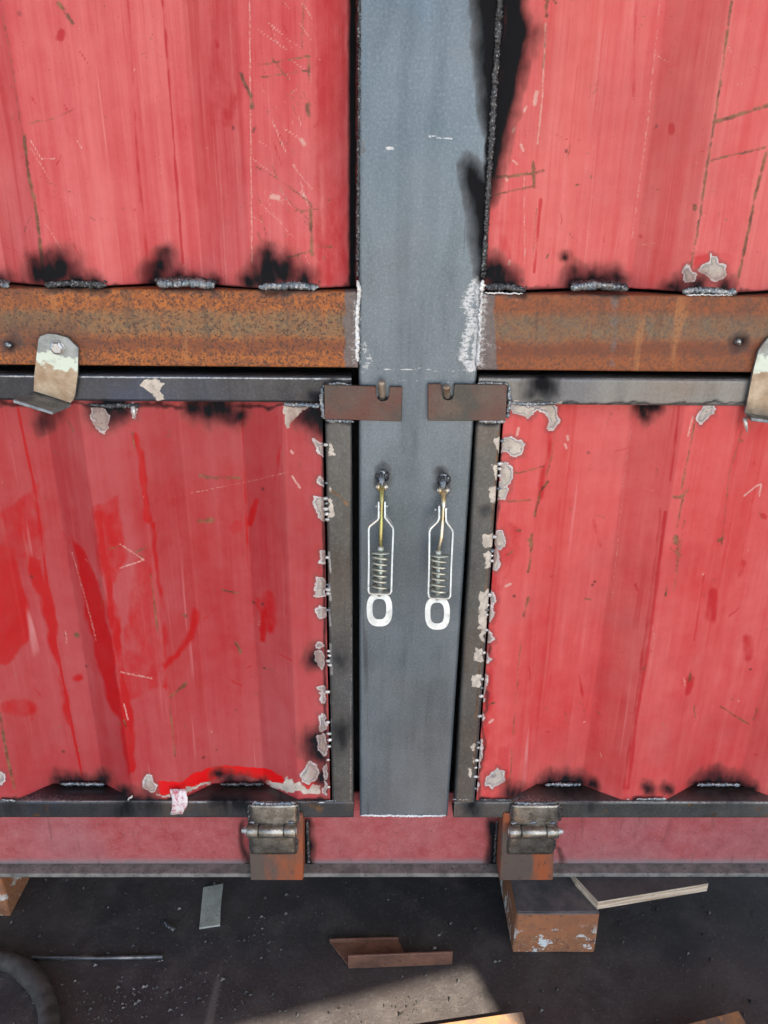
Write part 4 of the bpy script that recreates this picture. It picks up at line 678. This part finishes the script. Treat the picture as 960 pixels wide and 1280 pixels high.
#@@BRACKETS
def bracket(poly, foot, bolt, label, Yp=-.0085):
    b = empty('swivel_bracket', P(*bolt, 0), label, 'bracket', 'tan steel brackets bolted to the crossbeams')
    th = .0045; pts = [P(x, y, Yp) for x, y in poly]; o = prism('plate', pts, (0, th, 0), [M['bracket'], M['bracket_edge']], b, .0007)
    ys = np.array([(v.co+base(o))[:] for v in o.data.vertices]); pp = to_px(ys); y0, y1 = min(p[1] for p in poly), max(p[1] for p in poly)
    # subdivide to carry the colour zones
    bm = bmesh.new(); bm.from_mesh(o.data); bmesh.ops.subdivide_edges(bm, edges=bm.edges[:], cuts=3, use_grid_fill=True); bm.to_mesh(o.data); bm.free()
    W_ = np.array([(v.co+base(o))[:] for v in o.data.vertices]); q = to_px(W_); cx = (min(p[0] for p in poly)+max(p[0] for p in poly))/2
    set_attrs(o.data, {'zone': (q[:, 1]-y0)/(y1-y0)-.10*(q[:, 0]-cx)/40})
    for f in o.data.polygons: f.material_index = 0 if abs(f.normal.y) > .8 else 1
    o.data.polygons.foreach_set('use_smooth', [False]*len(o.data.polygons))
    A, B, out = foot; a, c = P(*A, Yp+.002), P(*B, Yp+.002); off = Vector(out)
    f = prism('foot_flange', [a, c, c+off, a+off*1.0], (0, -.0012, -.0045), M['bracket_edge'], b, .0007, .0004)
    bx = P(*bolt, Yp-.003); tube('bolt', [bx+Vector((0, .003, 0)), bx+Vector((0, -.0018, 0)), bx+Vector((0, -.0028, 0))], [.0084, .0084, .0066], M['boltm'], b, seg=6).data.polygons.foreach_set('use_smooth', [False]*(6*2+2))
    tube('washer', [bx+Vector((0, .0031, 0)), bx+Vector((0, .0016, 0))], .0092, M['silver'], b, seg=24)
bracket([(47.5, 424), (50, 420), (59, 416.5), (70, 418), (84, 421.5), (98, 435), (97.5, 450), (97, 468), (94, 492), (92, 500), (88, 504), (41.5, 489), (43, 468), (45.5, 445)], ((41.5, 489), (89, 504), (-.012, -.034, -.002)), (71, 435), 'left tan bracket with hex bolt hanging askew from the orange rusty beam')
bracket([(948, 438), (960, 422), (980, 414), (996, 424), (996, 520), (985, 524), (931, 517), (936, 492), (942, 462)], ((931, 516), (992, 524), (.0, -.020, -.001)), (976, 432), 'right tan bracket on the red-brown rusty beam, cut off by the picture edge')
#@@FLOOR
def block(x0, x1, y0, y1, h, label):
    bm = bmesh.new(); bmesh.ops.create_cube(bm, size=1)
    for v in bm.verts: v.co = Vector(((x0+x1)/2+v.co.x*(x1-x0)*(1-.02*v.co.z), (y0+y1)/2+v.co.y*(y1-y0), h/2+v.co.z*h))
    bmesh.ops.bevel(bm, geom=bm.edges[:], offset=.004, segments=2, affect='EDGES', profile=.6); bmesh.ops.subdivide_edges(bm, edges=bm.edges[:], cuts=2, use_grid_fill=True)
    for v in bm.verts: v.co += Vector([random.uniform(-.0005, .0005) for _ in range(3)])
    o = from_bm('support_block', bm, M['block'], None, True); o.data.polygons.foreach_set('use_smooth', [False]*len(o.data.polygons)); return tag(o, label, 'support block', 'rusty blocks carrying the container')
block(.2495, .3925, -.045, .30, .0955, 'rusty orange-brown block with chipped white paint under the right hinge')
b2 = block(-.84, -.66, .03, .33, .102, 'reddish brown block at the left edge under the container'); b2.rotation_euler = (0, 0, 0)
a, b_, c_, d_ = G(748, 1127, .1145), G(886, 1104, .1145), G(884, 1098, .1145), G(721, 1098, .1145)
brd = prism('plywood_scrap', [a, b_, b_+Vector((-.02, .14, 0)), d_+Vector((-.03, .12, 0)), d_], (0, 0, -.0188), [M['ply_face'], M['ply_edge']], None, .0006)
for f in brd.data.polygons: f.material_index = 0 if f.normal.z > .5 else 1
tag(brd, 'dark plywood offcut with raw pale edge wedged on the rusty block', 'board')
pl = prism('metal_chip', [G(*p, .0045) for p in ((254, 1109), (279, 1104), (276, 1130), (275, 1156), (249, 1160), (252, 1130))], (0, 0, -.004), M['chip'], None, .0006); tag(pl, 'small grey-green rectangular metal offcut lying flat under the container', 'metal offcut')
rd = tube('steel_rod', [G(40, 1197.5, .004), G(120, 1197.5, .004), G(203, 1196, .004)], .0035, M['rod'], None, seg=10); tag(rd, 'thin straight steel rod lying on the dark floor beside the hose', 'rod')
bt = tube('bolt_scrap', [G(204, 1152, .005), G(209, 1156, .005), G(218, 1163, .005)], [.005, .0035, .004], M['weld_dark'], None, seg=8, lump=.15); tag(bt, 'short dark bolt-like scrap lying left of the grey-green offcut', 'metal scrap')
# hose entering at the left edge
hp = [G(-80, 1196, .018), G(-30, 1195, .018), G(0, 1198, .018), G(22, 1205, .018), G(42, 1222, .018), G(56, 1245, .018), G(62, 1275, .018), G(63, 1320, .018), G(60, 1380, .018)]
def smooth(pts, it=3):
    for _ in range(it):
        q = [pts[0]]
        for u, v in zip(pts, pts[1:]): q += [u.lerp(v, .25), u.lerp(v, .75)]
        pts = q+[pts[-1]]
    return pts
hp = smooth(hp); hs = tube('hose', hp, [.0165+.0012*math.sin(i*.23)+random.uniform(-.0009, .0009) for i in range(len(hp))], M['hose'], None, seg=16, lump=.04); tag(hs, 'thick dusty grey-brown hose curling on the floor at the bottom left', 'hose')
# angle iron: back leg flat, front leg upright
ang = empty('angle_iron', G(490, 1200, 0), 'short brown channel offcut with two upright edges in the middle of the floor', 'steel offcut')
A1, A2 = G(435, 1211, .002), G(565, 1206, .002); dirv = (A2-A1).normalized(); ha = .030
prism('front_flange', [A1, A2, A2+Vector((0, 0, ha)), A1+Vector((0, 0, ha))], (-.0035*-dirv.y, .0035, 0), M['scrap'], ang, .0006)
prism('web', [A1+Vector((0, .004, .001)), A2+Vector((-.075, .004, .001)), G(498, 1176, .003), G(412, 1178, .003)], (0, 0, .003), M['scrap'], ang, .0005)
B1, B2 = G(412, 1180, .003), G(498, 1178, .003)
prism('back_flange', [B1, B2, B2+Vector((0, 0, .010)), B1+Vector((0, 0, .010))], (0, .0035, 0), M['scrap'], ang, .0005)
def upright(p0, p1, h, label, nm='steel_strip'):
    a, b = G(*p0, h), G(*p1, h); n = Vector((0, 0, 1)).cross(b-a).normalized()
    if n.y > 0: n = -n
    o = prism(nm, [a, b, b+n*.30+Vector((0, 0, 0)), a+n*.30], (0, 0, -.006), M['scrap'], None, .0008)
    return o
# two rusty plates propped on a packing bar, far edge raised
def propped(p0, p1, h, w, label):
    a, b = G(*p0, h), G(*p1, h); n = Vector((0, 0, 1)).cross(b-a).normalized()
    if n.y > 0: n = -n
    o = prism('rusty_plate', [a, b, b+n*w-Vector((0, 0, h-.007)), a+n*w-Vector((0, 0, h-.007))], (0, 0, -.006), M['plate'], None, .0008)
    k = prism('packing_bar', [Vector((*(a.lerp(b, .3)+n*.03).xy, .001)), Vector((*(a.lerp(b, .7)+n*.03).xy, .001)), Vector((*(a.lerp(b, .7)+n*.05).xy, .001)), Vector((*(a.lerp(b, .3)+n*.05).xy, .001))], (0, 0, h-.014), M['scrap'], None, .0008)
    k.parent = o; k.matrix_parent_inverse = Matrix(); return tag(o, label, 'steel plate', 'rusty plates at the bottom edge')
M['plate'] = simple('rust_flecked_plate', (.28, .14, .055), (.12, .09, .07), .6, .25, 20, .0006, (.38, .18, .06))
propped((498, 1287), (653, 1264), .05, .25, 'the partly sunlit rusty plate cut off below the middle of the floor')
propped((820, 1290), (923, 1263), .05, .25, 'the shaded rusty plate cut off at the bottom right')
# grit and spatter, one mass nobody could count
def grit():
    V, F = [], []; r2 = random.Random(5)
    for i in range(1100):
        if r2.random() < .45: cx, cy = r2.choice(((100, 1265), (160, 1255), (330, 1250), (345, 1180), (560, 1160), (200, 1245), (470, 1262))); x, y = r2.gauss(cx, 45), r2.gauss(cy, 16)
        else: x, y = r2.uniform(-60, 1020), r2.uniform(1098, 1290)
        if 628 < x < 752 and y < 1195: continue
        c = G(x, y, 0); s = r2.choice((.0006, .0008, .0008, .001, .001, .0013, .0016, .0022, .0036))*r2.uniform(.7, 1.2); n = len(V)
        for dx, dy, dz in ((1, 0, .3), (-.5, .9, .3), (-.5, -.9, .3), (0, 0, 1.3), (0, 0, -.2)):
            V.append((c.x+dx*s*r2.uniform(.7, 1.5), c.y+dy*s*r2.uniform(.7, 1.5), dz*s+.0004))
        F += [(n, n+1, n+3), (n+1, n+2, n+3), (n+2, n, n+3), (n+1, n, n+4), (n+2, n+1, n+4), (n, n+2, n+4)]
    me = bpy.data.meshes.new('metal_grit'); me.from_pydata(V, [], F); o = link('metal_grit', me, M['grit'], None, False); tag(o, 'fine welding spatter and metal grit strewn over the dark floor', 'grit', kind='stuff')
grit()
#@@CANOPY
HR = 2.62; k_ = HR/math.tan(math.radians(SUN_EL)); sh = Vector((math.sin(math.radians(SUN_AZ))*k_, -math.cos(math.radians(SUN_AZ))*k_, HR))
A_, B_, D_ = G(338, 1278)+sh, G(592, 1213)+sh, G(618, 1262)+sh
e1 = (A_-B_).normalized(); e2 = (D_-B_).normalized()
cano = empty('shade_canopy', (0, 3, 0), 'added out-of-view grey canopy on posts, cut to shape the sunlight on the floor', 'canopy')
L_ = B_+e1*6; R1 = B_+e2*1.3; R2 = Vector((6, R1.y+.3, HR))
prism('roof_sheet', [B_, L_, (L_.x, 4, HR), (6, 4, HR), R2, R1], (0, 0, .03), M['roof'], cano, 0)  # unseen roof added for its shadow; the notched outline shapes the sun patch
for x, y in ((L_.x+.2, L_.y+.5), (L_.x+.2, 3.8), (5.8, 3.8), (5.8, R2.y+.3)): box('shade_canopy_post', (x-.05, y-.05, 0), (x+.05, y+.05, HR-.002), M['roof'], cano)
